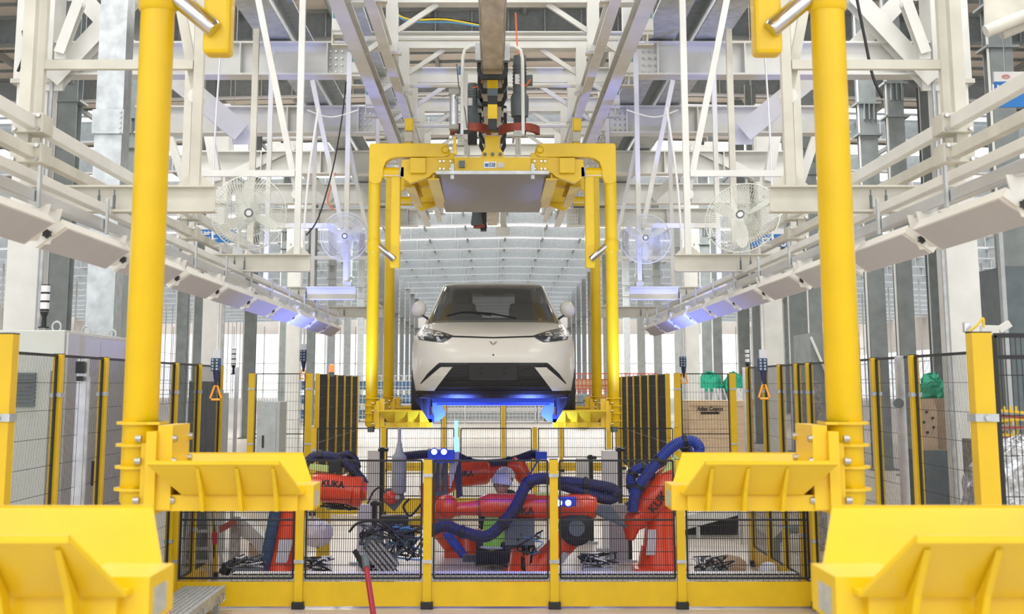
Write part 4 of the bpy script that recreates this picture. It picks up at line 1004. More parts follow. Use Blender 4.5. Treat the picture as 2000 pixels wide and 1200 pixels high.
# mirrors
for sx in (-1, 1):
    m = MB(); c_ = V(CX+sx*.80, 15.55, Z(606, 15.5)+.01); m.ell(c_, .082, .06, .09, 18, 10)
    for v in m.v:
        v.x += sx*(v.z-c_.z)*-.12
        if (v.x-c_.x)*sx < -.02: v.z = c_.z+(v.z-c_.z)*1.05
    mr = m.build('door_mirror', 'car', car, smooth=True)
    m = MB(); m.prism([(CX+sx*.86, 15.52, c_.z-.055), (CX+sx*.77, 15.52, c_.z-.07), (CX+sx*.70, 15.54, c_.z-.12), (CX+sx*.70, 15.54, c_.z-.09), (CX+sx*.77, 15.52, c_.z-.045)], (0, .05, 0)); m.build('mirror_arm', 'plastic', mr)
# wipers
for pts in ([(874, 617), (903, 610), (918, 610), (960, 616)], [(915, 609), (960, 613), (1008, 622)]):
    P3 = []
    for px, py in pts:
        yy = 15.35
        for _ in range(3): z = Z(py, yy); yf_, hw_, yb_ = level(z-CZ, GL); x = (px-963.5)/F*(yy*ct+(z-CZ)*st); yy = front_y(x, z, GL, 5.0)
        P3.append(V(CX+x, yy-.015, z))
    m = MB(); m.tube(P3, .009, 5); m.build('wiper', 'plastic', car)
# hook brackets gripping the wheels inside the cradles, blue light put into their colour
for sx in (-1, 1):
    t = thing('wheel_stop', f'blue-lit bracket beside the {SIDE[sx]} front wheel above the cradle', 'bracket', (CX+sx*.57, 14.9, CZ-.3))
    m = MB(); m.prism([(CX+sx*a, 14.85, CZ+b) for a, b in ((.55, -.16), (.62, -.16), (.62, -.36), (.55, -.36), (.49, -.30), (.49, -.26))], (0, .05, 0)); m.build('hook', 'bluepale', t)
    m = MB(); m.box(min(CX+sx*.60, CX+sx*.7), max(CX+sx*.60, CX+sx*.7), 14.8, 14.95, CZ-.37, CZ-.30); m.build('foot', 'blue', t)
# ================================================================== ROBOTS
def limb(par, name, pts, rr, mt='robot', n=16, ribs=None):
    m = MB(); m.tube(pts, rr, n); return m.build(name, mt, par, smooth=True)
def joint(par, c, r, L, mt='robot', ax=(0, 1, 0), name='joint_housing'):
    c = Vector(c); a = Vector(ax).normalized(); m = MB(); m.lathe(c-a*L/2, a, [(0, r*.8), (.02, r), (L-.02, r), (L, r*.8)], 24); o = m.build(name, mt, par, smooth=True)
    m = MB(); m.lathe(c-a*(L/2+.012), a, [(0, r*.45), (.02, r*.5)], 16); m.build('cover_cap', 'motor', o); 
    for i in range(8):
        pass
    return o
def hose(par, pts, r=.045, name='corrugated_hose', mt='hose'):
    pts = poly(pts, 10); P2 = []; rr = []; L = 0
    # resample evenly for the corrugation
    seg = [0]
    for a, b in zip(pts, pts[1:]): seg.append(seg[-1]+(b-a).length)
    N = min(240, int(seg[-1]/.012)); j = 0
    for i in range(N+1):
        t = seg[-1]*i/N
        while j < len(seg)-2 and seg[j+1] < t: j += 1
        q = (t-seg[j])/max(1e-6, seg[j+1]-seg[j]); P2.append(pts[j].lerp(pts[j+1], q)); rr.append(r*(1.0 if i % 2 else .93))
    m = MB(); m.tube(P2, rr, 12); o = m.build(name, mt, par, smooth=False)
    for f in (.22, .5, .78):
        k = int(N*f); d = (P2[min(k+1, N)]-P2[k-1]).normalized(); m = MB(); m.lathe(P2[k]-d*.02, d, [(0, r*1.18), (.04, r*1.18)], 12); m.build('hose_clamp', 'plastic', o)
    return o
def gtext(par, s_, c, size, ang, mt='black', sy=1):
    return text(s_, 'lettering', c, size, mt, par, rot=(math.pi/2, -ang, 0), bold=.003)
def clutter(par, name, c, sx_, sy_, sz, n, r, mts, seed=1):
    R_ = random.Random(seed)
    c = Vector(c)
    for i in range(n):
        pts = [c+V(R_.uniform(-1, 1)*sx_, R_.uniform(-1, 1)*sy_, R_.uniform(-1, 1)*sz) for _ in range(4)]
        m = MB(); m.tube(poly(pts, 6), r*R_.uniform(.7, 1.2), 5); m.build(name, mts[i % len(mts)], par, smooth=True)
def rbase(t, x, y, h, w=.22, mt='robot'):
    m = MB(); m.box(x-w*1.3, x+w*1.3, y-w*1.2, y+w*1.2, 0, .08); m.lathe((x, y, .08), (0, 0, 1), [(0, w*1.1), (.1, w), (.22, w*.9)], 24); m.build('base', mt, t, smooth=True)
# R2 centre front
Y2 = 15.8
r2 = thing('robot_arm', 'orange robot arm lying level across the middle just behind the low fence', 'robot', (X(1045, Y2, .2), Y2, 0), 'orange robots in the cell')
rbase(r2, X(1035, Y2, .1), Y2+.1, .3)
lower = limb(r2, 'lower_arm', [P(1040, 1135, Y2), P(1062, 1100, Y2), P(1118, 1045, Y2), P(1135, 1020, Y2)], [.15, .13, .13, .15])
m = MB(); m.sheet([P(1100, 1078, Y2-.14), P(1112, 1082, Y2-.14), P(1100, 1102, Y2-.14), P(1088, 1096, Y2-.14)], .004); m.build('data_plate', 'label', lower)
joint(r2, P(1125, 1030, Y2-.08), .185, .25, 'plastic')
fa = limb(r2, 'forearm', [P(1165, 990, Y2-.1), P(1150, 990, Y2-.1), P(1090, 990, Y2-.1), P(955, 988, Y2-.1), P(938, 990, Y2-.1)], [.10, .13, .13, .125, .10], n=20)
m = MB(); m.tube([P(940, 992, Y2-.1), P(890, 995, Y2-.1)], [.085, .065], 16); m.build('wrist_tube', 'robot', fa, smooth=True)
m = MB(); m.ell(P(873, 991, Y2-.1), .13, .12, .13, 20, 12); m.build('wrist_ball', 'robot', fa, smooth=True)
m = MB(); d_ = Vector((1, 0, 0))
for px in (938, 934): m.lathe(P(px, 992, Y2-.1), d_, [(0, .1), (.01, .1)], 20)
m.build('flange_ring', 'rust', fa)
gtext(fa, 'KUKA', P(1017, 1000, Y2-.24), .105, 0)
m = MB(); m.box(*sorted((X(1075, Y2), X(1162, Y2))), Y2-.1, Y2+.1, Z(1012, Y2), Z(975, Y2)); m.build('elbow_block', 'robot', r2, bevel=.03)
m = MB(); m.box(X(985, Y2), X(1042, Y2), Y2-.2, Y2-.02, Z(1062, Y2), Z(1010, Y2)); m.build('junction_box', 'motor', r2, bevel=.01)
m = MB(); m.hexa([P(1162, 1005, Y2-.2), P(1160, 985, Y2-.2), P(1160, 985, Y2+.15), P(1162, 1005, Y2+.15), P(1228, 1035, Y2-.2), P(1195, 988, Y2-.2), P(1195, 988, Y2+.15), P(1228, 1035, Y2+.15)]); m.build('counterweight', 'motor', r2, bevel=.02)
hose(r2, [P(835, 1042, Y2-.3), P(868, 1028, Y2-.3), P(905, 1040, Y2-.3), P(950, 1048, Y2-.3), P(985, 1020, Y2-.35), P(1010, 985, Y2-.35), P(1030, 945, Y2-.3), P(1060, 935, Y2-.2), P(1090, 940, Y2-.1)], .062)
hose(r2, [P(1090, 942, Y2), P(1140, 945, Y2), P(1195, 955, Y2), P(1203, 968, Y2), P(1185, 975, Y2), P(1140, 962, Y2), P(1105, 950, Y2), P(1090, 946, Y2)], .062)
m = MB(); m.bar(P(1045, 968, Y2-.1), P(1150, 975, Y2-.1), .1, .06); m.build('cable_cover', 'gtape', r2, bevel=.01)
clutter(r2, 'cable', P(1035, 1062, Y2-.15), .14, .08, .13, 12, .008, ['cable', 'cable', 'bcable'], 3)
clutter(r2, 'cable', P(1030, 1095, Y2-.1), .06, .05, .18, 5, .012, ['cable'], 5)
def bluelamp(pxs, Y, label, r=.03, body=None):
    t = thing('inspection_lamp', label, 'lamp', P(pxs[0][0], pxs[0][1], Y))
    for px, py in pxs:
        m = MB(); m.lathe(P(px, py, Y), (0, -1, 0), [(0, r*1.4), (.03, r*1.5), (.035, r)], 16); h = m.build('lamp_head', 'blue', t)
        m = MB(); m.lathe(P(px, py, Y-.037), (0, -1, 0), [(0, r), (.006, r*.9)], 16); m.build('lens', 'bluew', h)
    if body:
        m = MB(); m.cbox(P(*body[:2], Y+.05), body[2], .1, body[3]); m.build('lamp_body', 'blue', t, bevel=.01)
    return t
bluelamp([(1092, 983), (1110, 983)], 15.35, 'pair of glowing blue lamps on the level robot arm', body=(1103, 980, .24, .09))
bluelamp([(848, 883), (867, 883)], 16.4, 'pair of glowing blue lamps high on a robot tool behind the low fence', body=(862, 892, .3, .14))
# R3 rear centre
Y3 = 18
r3 = thing('robot_arm', 'red-orange robot arm bent downward at its elbow, behind the level arm', 'robot', (X(920, Y3, .2), Y3, 0), 'orange robots in the cell')
rbase(r3, X(915, Y3, .1), Y3, .34)
limb(r3, 'lower_arm', [P(915, 1118, Y3), P(905, 1080, Y3), P(868, 1035, Y3), P(850, 1010, Y3), P(845, 960, Y3), P(880, 930, Y3)], [.22, .17, .15, .16, .17, .18])
m = MB(); m.tube([P(925, 1110, Y3-.25), P(870, 1040, Y3-.22)], .055, 10); m.build('blue_hose', 'blue', r3, smooth=True)
m = MB(); m.tube([P(925, 1100, Y3+.1), P(935, 1090, Y3), P(880, 1035, Y3)], .1, 10); m.build('counterbalance', 'robot', r3, smooth=True)
fa = limb(r3, 'forearm', [P(880, 928, Y3), P(903, 926, Y3), P(950, 922, Y3), P(958, 922, Y3)], [.15, .155, .15, .11], n=20)
limb(r3, 'wrist_tube', [P(955, 923, Y3), P(995, 920, Y3)], [.085, .075])
limb(r3, 'wrist_head', [P(992, 912, Y3), P(1005, 910, Y3), P(1012, 914, Y3), P(1028, 940, Y3), P(1034, 948, Y3)], [.08, .115, .115, .09, .07])
gtext(fa, 'KUKA', P(905, 926, Y3-.17), .09, 0)
m = MB(); m.box(X(905, Y3), X(960, Y3), Y3-.17, Y3-.15, Z(1036, Y3), Z(1030, Y3)); 
m = MB(); m.box(X(905, 17.4), X(1015, 17.4), 17.35, 17.45, Z(1100, 17.4), Z(1084, 17.4)); tag(m.build('tool_beam', 'motor'), 'dark grey level steel beam in front of the crouching worker', 'beam')
hose(r3, [P(780, 893, Y3), P(830, 888, Y3), P(880, 888, Y3), P(925, 905, Y3), P(975, 905, Y3), P(1010, 898, Y3), P(1040, 888, Y3), P(1052, 892, Y3)], .055)
m = MB(); m.tube([P(1055, 893, Y3-.1), P(1030, 935, Y3-.1), P(1020, 950, Y3-.1)], .012, 6); m.cbox(P(1057, 890, Y3-.1), .14, .1, .09); m.build('blue_tool', 'blue', r3)
t = thing('vision_mast', 'dark robot tool mast with blue glowing top standing behind the second post', 'tool', (X(892, 16.6, .5), 16.6, Z(975, 16.6)))
m = MB(); m.prism([P(884, 890, 16.6), P(900, 884, 16.6), P(903, 970, 16.6), P(892, 974, 16.6)], (0, .1, 0)); m.build('mast', 'hose', t)
m = MB(); m.prism([P(878, 886, 16.5), P(897, 882, 16.5), P(896, 900, 16.5), P(880, 955, 16.5), P(877, 955, 16.5)], (0, .03, 0)); m.build('mounting_plate', 'beige', t)
m = MB(); m.tube([P(892, 884, 16.6), P(891, 855, 16.6)], .03, 8); m.tube([P(891, 855, 16.6), P(891, 822, 16.6)], .02, 8); m.build('light_bar', 'bluel', t)
m = MB(); m.box(X(846, 16.6), X(875, 16.6), 16.6, 16.75, Z(970, 16.6), Z(905, 16.6)); m.build('grip_block', 'motor', t, bevel=.01)
m = MB(); m.tube([P(850, 905, 16.5), P(850, 960, 16.5)], .02, 8); m.tube([P(862, 905, 16.5), P(862, 960, 16.5)], .02, 8); m.build('guide_rod', 'chrome', t)
# R1 left
Y1 = 16
r1 = thing('robot_arm', 'orange robot with thick forearm above a blue-striped upright base, left of the cell', 'robot', (X(545, Y1, .2), Y1, 0), 'orange robots in the cell')
rbase(r1, X(548, Y1, .1), Y1, .28)
low = limb(r1, 'lower_arm', [P(550, 1120, Y1), P(552, 1080, Y1), P(565, 1000, Y1), P(575, 965, Y1), P(590, 945, Y1)], [.24, .2, .18, .19, .18])
m = MB(); m.prism([P(538, 1100, Y1-.24), P(560, 1100, Y1-.24), P(573, 1055, Y1-.24), P(545, 1055, Y1-.24)], (0, .02, 0)); m.build('side_panel', 'cab2', low)
m = MB(); m.tube([P(515, 1118, Y1-.2), P(532, 1030, Y1-.2), P(540, 985, Y1-.2)], .062, 12); m.build('blue_hose', 'denim', r1, smooth=True)
fa = limb(r1, 'forearm', [P(610, 950, Y1-.1), P(625, 952, Y1-.1), P(680, 958, Y1-.1), P(690, 960, Y1-.1)], [.14, .155, .15, .155], n=24)
m = MB(); a_, b_ = P(688, 960, Y1-.1), P(708, 962, Y1-.1); m.tube([a_, a_.lerp(b_, .2), a_.lerp(b_, .9), b_], [.13, .165, .16, .13], 24); m.build('drive_head', 'robot', fa, smooth=True)
m = MB(); m.tube([P(706, 960, Y1-.1), P(716, 961, Y1-.1)], [.11, .09], 20); m.build('drive_cap', 'robot', fa, smooth=True)
gtext(fa, 'KUKA', P(650, 946, Y1-.26), .09, -.1)
hose(r1, [P(600, 905, Y1), P(615, 892, Y1), P(650, 893, Y1), P(675, 905, Y1), P(700, 930, Y1), P(712, 948, Y1)], .055)
hose(r1, [P(652, 905, Y1+.2), P(672, 890, Y1+.2), P(688, 893, Y1+.2), P(695, 910, Y1+.2), P(680, 918, Y1+.2)], .05)
m = MB(); m.bar(P(605, 912, Y1), P(645, 917, Y1), .1, .07); m.build('cable_cover', 'gtape', r1, bevel=.01)
m = MB(); m.cbox(P(655, 912, Y1), .14, .12, .12); m.build('hose_bracket', 'plastic', r1, bevel=.01)
clutter(r1, 'cable', P(665, 985, Y1), .22, .1, .07, 12, .007, ['cable', 'cable', 'bcable'], 8)
hose(r1, [P(437, 1122, Y1-.4), P(443, 1108, Y1-.4), P(457, 1104, Y1-.4)], .05)
# R4 right
Y4 = 16.3
r4 = thing('robot_arm', 'orange robot with forearm raised diagonally under blue hoses, right of the cell', 'robot', (X(1290, Y4, .2), Y4, 0), 'orange robots in the cell')
rbase(r4, X(1288, Y4, .1), Y4, .26)
low = limb(r4, 'lower_arm', [P(1288, 1120, Y4), P(1288, 1050, Y4), P(1290, 990, Y4), P(1300, 960, Y4)], [.22, .17, .16, .16])
m = MB(); m.prism([P(1262, 1085, Y4-.2), P(1280, 1085, Y4-.2), P(1282, 1035, Y4-.2), P(1266, 1035, Y4-.2)], (0, .02, 0)); m.build('side_panel', 'cab2', low)
fa = limb(r4, 'forearm', [P(1318, 925, Y4-.15), P(1306, 940, Y4-.15), P(1262, 990, Y4-.15), P(1250, 1005, Y4-.15)], [.13, .165, .15, .12], n=24)
limb(r4, 'wrist', [P(1252, 1003, Y4-.15), P(1240, 1018, Y4-.15), P(1232, 1030, Y4-.15), P(1230, 1055, Y4-.15)], [.12, .13, .10, .05])
m = MB(); a_ = P(1243, 1012, Y4-.15); d_ = (P(1262, 990, Y4-.15)-a_).normalized(); m.lathe(a_, d_, [(0, .135), (.02, .135)], 20); m.lathe(a_+d_*.06, d_, [(0, .14), (.02, .14)], 20); m.build('flange_ring', 'robot', fa)
gtext(fa, 'KUKA', P(1290, 976, Y4-.34), .125, math.atan2(55, 46))
hose(r4, [P(1235, 1000, Y4-.3), P(1243, 960, Y4-.3), P(1270, 920, Y4-.3), P(1300, 885, Y4-.3), P(1325, 866, Y4-.3), P(1352, 862, Y4-.3), P(1366, 876, Y4-.3), P(1360, 892, Y4-.3)], .062, mt='hoseb')
hose(r4, [P(1240, 965, Y4-.1), P(1232, 940, Y4-.1), P(1240, 920, Y4-.1), P(1258, 915, Y4-.1), P(1266, 930, Y4-.1)], .058, mt='hoseb')
hose(r4, [P(1330, 880, Y4), P(1338, 875, Y4), P(1345, 880, Y4), P(1342, 890, Y4)], .05, mt='hoseb')
m = MB(); m.bar(P(1292, 935, Y4-.2), P(1325, 895, Y4-.2), .12, .09); m.build('cable_cover', 'gtape', r4, bevel=.01)
m = MB(); m.cbox(P(1268, 925, Y4-.15), .12, .15, .12); m.build('hose_bracket', 'plastic', r4, bevel=.01)
# lift columns
def lift(px0, px1, py0, Y, label, mt='white', extra=None):
    x0, x1 = X(px0, Y, .8), X(px1, Y, .8); t = thing('lift_column', label, 'column', ((x0+x1)/2, Y, 0))
    m = MB(); m.box(x0, x1, Y-.1, Y+.1, 0, Z(py0, Y)); m.build('housing', mt, t, bevel=.006)
    m = MB(); m.box(x1+.0, x1+.05, Y-.06, Y+.08, 0, Z(py0-6, Y)); m.build('toothed_rack', 'plastic', t)
    m = MB(); m.box(x0-.08, x1+.1, Y-.15, Y+.15, 0, .03); m.build('base_plate', 'galv', t)
    m = MB(); m.box(x1-.02, x1+.1, Y-.1, Y+.05, Z(py0-4, Y), Z(py0+2, Y)); m.build('end_stop', 'plastic', t)
    return t
lift(718, 742, 880, 18.6, 'pale lift column between the left robot and second post')
lift(700, 728, 985, 17.2, 'shorter pale lift column in front of the left robot head')
lift(1176, 1206, 880, 18.6, 'tall pale lift column right of the level robot arm')
lift(1190, 1224, 985, 17.4, 'grey lift column below the right gripper block', 'label')
lift(1126, 1150, 895, 19.4, 'slim pale lift column seen through the fourth fence bay')
t = thing('gripper_cylinder', 'upright grey cylinder tool beside the second fence post', 'tool', P(778, 930, 17))
m = MB(); a_ = P(779, 965, 17); m.lathe(a_, (0, 0, 1), [(0, .06), (.03, .085), (.42, .085), (.46, .05), (.6, .02), (.85, .02)], 18); m.build('cylinder', 'lgrey', t, smooth=True)
m = MB(); m.prism([P(748, 980, 17), P(770, 1000, 17), P(790, 975, 17), P(785, 955, 17), P(752, 955, 17)], (0, .1, 0)); m.build('bracket', 'motor', t)
m = MB(); m.lathe(P(777, 972, 16.95), (0, -1, 0), [(0, .03), (.03, .03)], 12); m.build('pivot', 'steel', t)
m = MB(); m.ell(P(764, 972, 17.0), .09, .08, .08, 14, 8); m.build('red_joint', 'robot', t, smooth=True)
# small robot tool cluster centre left
t = thing('welding_gripper', 'grey ribbed gripper with yellow bracket and tangled hoses, behind the third fence bay', 'tool', P(760, 1090, 15.6))
m = MB(); a_, b_ = P(722, 1062, 15.4), P(768, 1118, 15.4)
for i in range(5):
    o_ = V(.034*i-.08, 0, .026*i-.04); m = MB(); m.bar(a_+o_, b_+o_, .14, .026); m.build('finger', 'label', t, bevel=.003)
m = MB(); m.bar(P(715, 1060, 15.4), P(745, 1045, 15.4), .1, .08); m.bar(P(735, 1080, 15.4), P(765, 1065, 15.4), .1, .05); m.build('yoke', 'motor', t, bevel=.004)
m = MB(); m.prism([P(770, 1038, 15.9), P(815, 1008, 15.9), P(828, 1015, 15.9), P(822, 1040, 15.9), P(775, 1075, 15.9), P(768, 1060, 15.9)], (0, .1, 0)); m.build('yellow_bracket', 'yellow2', t, bevel=.006)
m = MB(); m.cbox(P(770, 1022, 15.9), .3, .2, .16); m.build('valve_block', 'plastic', t, bevel=.01)
m = MB(); m.bar(P(692, 1075, 15.2), P(713, 1112, 15.2), .05, .05); m.build('dark_arm', 'plastic', t, bevel=.005)
m = MB(); m.tube([P(745, 1130, 15.8), P(760, 1105, 15.8)], .07, 10); m.build('blue_tube', 'blue', t)
clutter(t, 'hose', P(790, 1060, 15.5), .22, .12, .17, 18, .012, ['cable', 'cable', 'bcable', 'motor'], 11)
clutter(t, 'hose', P(735, 1045, 15.4), .2, .1, .12, 8, .012, ['cable', 'motor'], 12)
for pts in ([(682, 1040), (700, 1022), (740, 1020), (780, 1045), (815, 1052)], [(800, 975), (788, 990), (800, 1008), (815, 995), (822, 985)]):
    m = MB(); m.tube(poly([P(a, b, 15.3) for a, b in pts], 8), .014, 6); m.build('hose', 'cable', t, smooth=True)
m = MB(); m.tube(poly([P(718, 985, 15.6), P(730, 960, 15.6), P(745, 952, 15.6), P(750, 962, 15.6)], 6), .01, 6); m.build('hose', 'cable', t)
# electric boxes with wiring on the floor behind the fence
for (px, py, lab, sd) in ((610, 1112, 'small valve terminal with wiring behind the second fence bay', 21), (740, 1118, 'wiring box beside the ribbed gripper foot', 22), (1168, 1105, 'valve terminal with many wires behind the fourth fence bay', 23), (1390, 1110, 'heap of dark wiring at the foot of the right robot', 24), (485, 1105, 'round grey motor with wiring behind the first fence bay', 25)):
    c_ = P(px, py, 15.6); t = thing('valve_terminal', lab, 'wiring box', (c_.x, c_.y, 0))
    m = MB(); m.box(c_.x-.16, c_.x+.16, 15.5, 15.75, 0, c_.z-.02); m.build('housing', 'lgrey' if sd in (21, 23) else 'motor', t, bevel=.01)
    clutter(t, 'wire', c_+V(0, 0, .05), .22, .1, .08, 12, .009, ['cable', 'cable', 'white2', 'motor'], sd)
m = MB()
for i in range(26): x = -2.7+i*.2; 
tr_ = thing('cable_tray', 'long pale cable tray on the floor directly behind the low fence', 'cable tray', (0, 14.3, 0))
m = MB(); a_ = Z(1131, 14.4); b2_ = Z(1119, 14.4); m.box(X(455, 14.4, .1), X(1555, 14.4, .1), 14.3, 14.5, b2_-.012, b2_); m.box(X(455, 14.4, .1), X(1555, 14.4, .1), 14.3, 14.31, a_-.01, b2_); m.build('tray', 'white', tr_)
for i in range(12):
    x = X(470, 14.4, .1)+i*.46; m = MB(); m.box(x, x+.03, 14.32, 14.48, 0, b2_-.01); m.build('foot', 'galv', tr_)
m = MB()
for i in range(110): x = X(455, 14.4, .1)+i*.05; m.box(x, x+.008, 14.294, 14.302, a_-.01, b2_)
m.build('slot_rib', 'label', tr_, kind='stuff')
# ================================================================== BACKGROUND GOODS
def wire_rack(name, w_, d_, h_, fill=None, mt='rack', tiers=3):
    t = thing(name, 'x', 'rack', (0, 0, 0))
    m = MB(); b = .05
    for x in (0, w_):
        for y in (0, d_): m.box(x-b/2, x+b/2, y-b/2, y+b/2, 0, h_)
    for z in [.12+i*(h_-.14)/tiers for i in range(tiers+1)]:
        m.box(0, w_, -b/2, b/2, z-b/2, z+b/2); m.box(0, w_, d_-b/2, d_+b/2, z-b/2, z+b/2); m.box(-b/2, b/2, 0, d_, z-b/2, z+b/2); m.box(w_-b/2, w_+b/2, 0, d_, z-b/2, z+b/2)
    m.build('frame', mt, t)
    m = MB(); n = int(w_/.2)
    for i in range(1, n): x = w_*i/n; m.box(x-.02, x+.02, -.02, .02, .12, h_-.02)
    for i in range(1, 8): z = h_*i/8; m.box(0, w_, -.02, .02, z-.02, z+.02)
    m.build('wire_front', mt, t, kind='stuff')
    for i in range(tiers):
        z0_ = .15+i*(h_-.14)/tiers; hh = (h_-.14)/tiers*.62; m = MB(); m.box(.08, w_-.08, .06, d_-.06, z0_, z0_+hh); m.build('crate', fill or 'crate', t, bevel=.01)
    return t
ra = wire_rack('storage_rack', 2.1, 1.2, 2.6); ra_t = tree_of(ra); first = True
rb_ = wire_rack('storage_rack', 2.0, 1.2, 1.5, fill='lgrey', tiers=2); rb_t = tree_of(rb_)
rc = wire_rack('storage_rack', 2.4, 1.2, 2.7, fill='wood', mt='redrack'); rc_t = tree_of(rc)
k = 0
for i, px in enumerate((560, 628, 694, 764)):
    x = X(px, 84, 1); nm = f'pale rack with blue crates left of the car, {ORD[i]} from the gate'
    if k == 0: ra.location = (x, 84, 0); ra['label'] = nm; ra['group'] = 'far racks with blue crates'
    else: dup(ra, (x, 84, 0), nm, tree=ra_t)
    k += 1
for i, px in enumerate((838, 908, 980, 1046)):
    x = X(px, 80, 1); nm = f'low grey wire container far beneath the car, {ORD[i]} from the left cradle'
    if i == 0: rb_.location = (x, 80, 0); rb_['label'] = nm; rb_['group'] = 'low wire containers under the car'
    else: dup(rb_, (x, 80, 0), nm, tree=rb_t)
for i, px in enumerate((1122, 1200)):
    x = X(px, 82, 1); nm = f'red and orange storage rack right of the car, {["one nearer the car","one nearer the fence"][i]}'
    if i == 0: rc.location = (x, 82, 0); rc['label'] = nm; rc['group'] = 'red racks right of the car'
    else: dup(rc, (x, 82, 0), nm, tree=rc_t)
m = MB(); m.box(X(1128, 70), X(1150, 70), 70, 71, 0, 1.6); tag(m.build('dark_machine', 'motor', bevel=.05), 'small dark machine in front of the red racks', 'machine')
# wooden crate with lettering
cr = thing('wooden_crate', 'large pale plywood crate with black lettering behind the right gate', 'crate', (X(1400, 30), 30, 0))
x0, x1 = X(1345, 30), X(1470, 30); zt = Z(783, 30)
m = MB(); m.box(x0, x1, 30, 31.5, .1, zt); bx_ = m.build('box', 'wood', cr)
for z in (.1, zt-.1): m = MB(); m.box(x0-.02, x1+.02, 29.96, 30, z, z+.1); m.build('batten', 'wood', cr)
for x in (x0+.5, x1-.5): m = MB(); m.box(x-.06, x+.06, 30, 31.5, 0, .1); m.build('skid', 'wood', cr)
c_ = P(1387, 799, 29.95); text('Atlas Copco', 'lettering', c_, .105, 'black', bx_, bold=.004)
for dz in (.085, -.085): m = MB(); m.box(c_.x-.19, c_.x+.19, 29.985, 29.998, c_.z+dz-.022, c_.z+dz+.022); m.build('logo_bar', 'black', bx_)
for i, (px, w_, lab) in enumerate(((1385, 34, 'crumpled green tarpaulin over goods behind the crate'), (1432, 24, 'second green tarpaulin bundle right of the crate'), (1822, 36, 'green tarpaulin behind the right fence beside the white column'), (1950, 50, 'bright green tarpaulin at the right edge behind the fence'))):
    Y_ = 44 if i < 2 else 22; c_ = P(px, 752, Y_); rx = w_/F*Y_
    t = thing('tarpaulin', lab, 'tarpaulin', (c_.x, Y_, 0)); rr = random.Random(i)
    m = MB(); m.ell((c_.x, Y_, c_.z-.05), rx*.75, rx*.7, (.42 if i < 2 else .2), 20, 10)
    for v in m.v: v.x += rr.uniform(-.06, .06); v.z += rr.uniform(-.05, .05); v.y += rr.uniform(-.05, .05)
    m.build('sheet', 'green', t)
    m = MB(); m.box(c_.x-rx*.6, c_.x+rx*.6, Y_-.4, Y_+.5, 0, c_.z-.2); m.build('stacked_goods', 'lgrey' if i < 2 else 'card', t)
    if i < 2:
        for q in range(14):
            x = c_.x-rx*.7+q*rx*.1; m = MB(); m.tube([(x, Y_-.75, c_.z-.75), (x+rr.uniform(-.2, .1), Y_-.7, c_.z-.1)], .025, 5); m.build('white_tube', 'white2', t)
t = thing('plywood_sheet', 'perforated brown board leaning behind the right fence', 'board', P(1812, 850, 13))
m = MB(); m.prism([P(1797, 780, 13), P(1822, 780, 13), P(1830, 800, 13), P(1832, 880, 13), P(1800, 880, 13)], (0, .03, 0)); bd = m.build('board', 'card', t)
for px, py in ((1822, 817), (1824, 835), (1810, 805), (1812, 845), (1805, 825)): m = MB(); m.lathe(P(px, py, 12.985), (0, 1, 0), [(0, .012), (.01, .012)], 10); m.build('hole', 'black', bd)
m = MB(); m.box(X(1795, 13), X(1840, 13), 12.95, 13.5, 0, Z(880, 13)); m.build('support_block', 'motor', t)
t = thing('rebar_pile', 'pile of yellow and dark metal bars behind the right edge fence', 'metal bars', (X(1965, 12), 12, 0))
rr = random.Random(4)
for i in range(16):
    a_ = P(1930+rr.uniform(0, 20), 800+i*6, 12+rr.uniform(-.3, .3)); m = MB(); m.bar(a_, a_+V(.9+rr.uniform(0, .4), rr.uniform(-.3, .3), rr.uniform(-.12, .12)), .02, .02); m.build('bar', ['yellow2', 'debris', 'rust', 'debris'][i % 4], t)
for i in range(7):
    x = X(1935+i*12, 12); m = MB(); m.bar((x, 12.3, Z(850, 12)), (x, 12.3, Z(795, 12)), .018, .018); m.build('upright_bar', 'yellow2', t)
m = MB(); m.box(X(1925, 12.3), 5.0, 12.2, 13, 0, Z(865, 12)); m.build('pallet_stack', 'debris', t)
m = MB(); rr = random.Random(9); m.ell(V(X(1985, 10.6), 10.6, Z(975, 10.6)), .42, .4, .42, 26, 16)
for v in m.v: v.x += rr.uniform(-.03, .03); v.z += rr.uniform(-.04, .04); v.y += rr.uniform(-.03, .03)
o = m.build('wrapped_bundle', 'wrap'); tag(o, 'shiny plastic-wrapped bundle behind the fence at the right edge', 'bundle')
m = MB(); m.box(X(1930, 10.9), 4.6, 10.4, 11.0, 0, Z(1040, 10.6)); tag(m.build('pallet_block', 'debris'), 'dark support block under the wrapped bundle', 'pallet')
# right side dark interior wall units and machine housings behind the fences
def machine(px0, px1, py0, Y, d_, mt, label, rows=0):
    x0, x1 = sorted((X(px0, Y, 1), X(px1, Y, 1))); t = thing('machine_housing', label, 'machine', ((x0+x1)/2, Y, 0))
    m = MB(); m.box(x0, x1, Y, Y+d_, 0, Z(py0, Y)); b_ = m.build('housing', mt, t, bevel=.01)
    m = MB(); m.box(x0+.06, x1-.06, Y-.012, Y, .3, Z(py0, Y)-.1); p_ = m.build('front_panel', mt, t, bevel=.004)
    m = MB(); m.box(x0+.1, x0+.13, Y-.03, Y-.012, 1.0, 1.2); m.build('handle', 'plastic', p_)
    return t
machine(1590, 1612, 745, 18.5, .8, 'debris', 'dark machine behind the right fence beside the yellow pillar')
machine(1380, 1310+90, 1e9, 30, .01, 'wood', 'x') if False else None
machine(500, 545, 785, 24.6, .8, 'lgrey', 'grey machine housing behind the left gate panel')
machine(362, 398, 745, 16.5, .8, 'motor', 'dark machine behind the left fence near the yellow pillar')
machine(400, 420, 768, 18, .8, 'lgrey', 'grey box behind the left fence under the pendant')
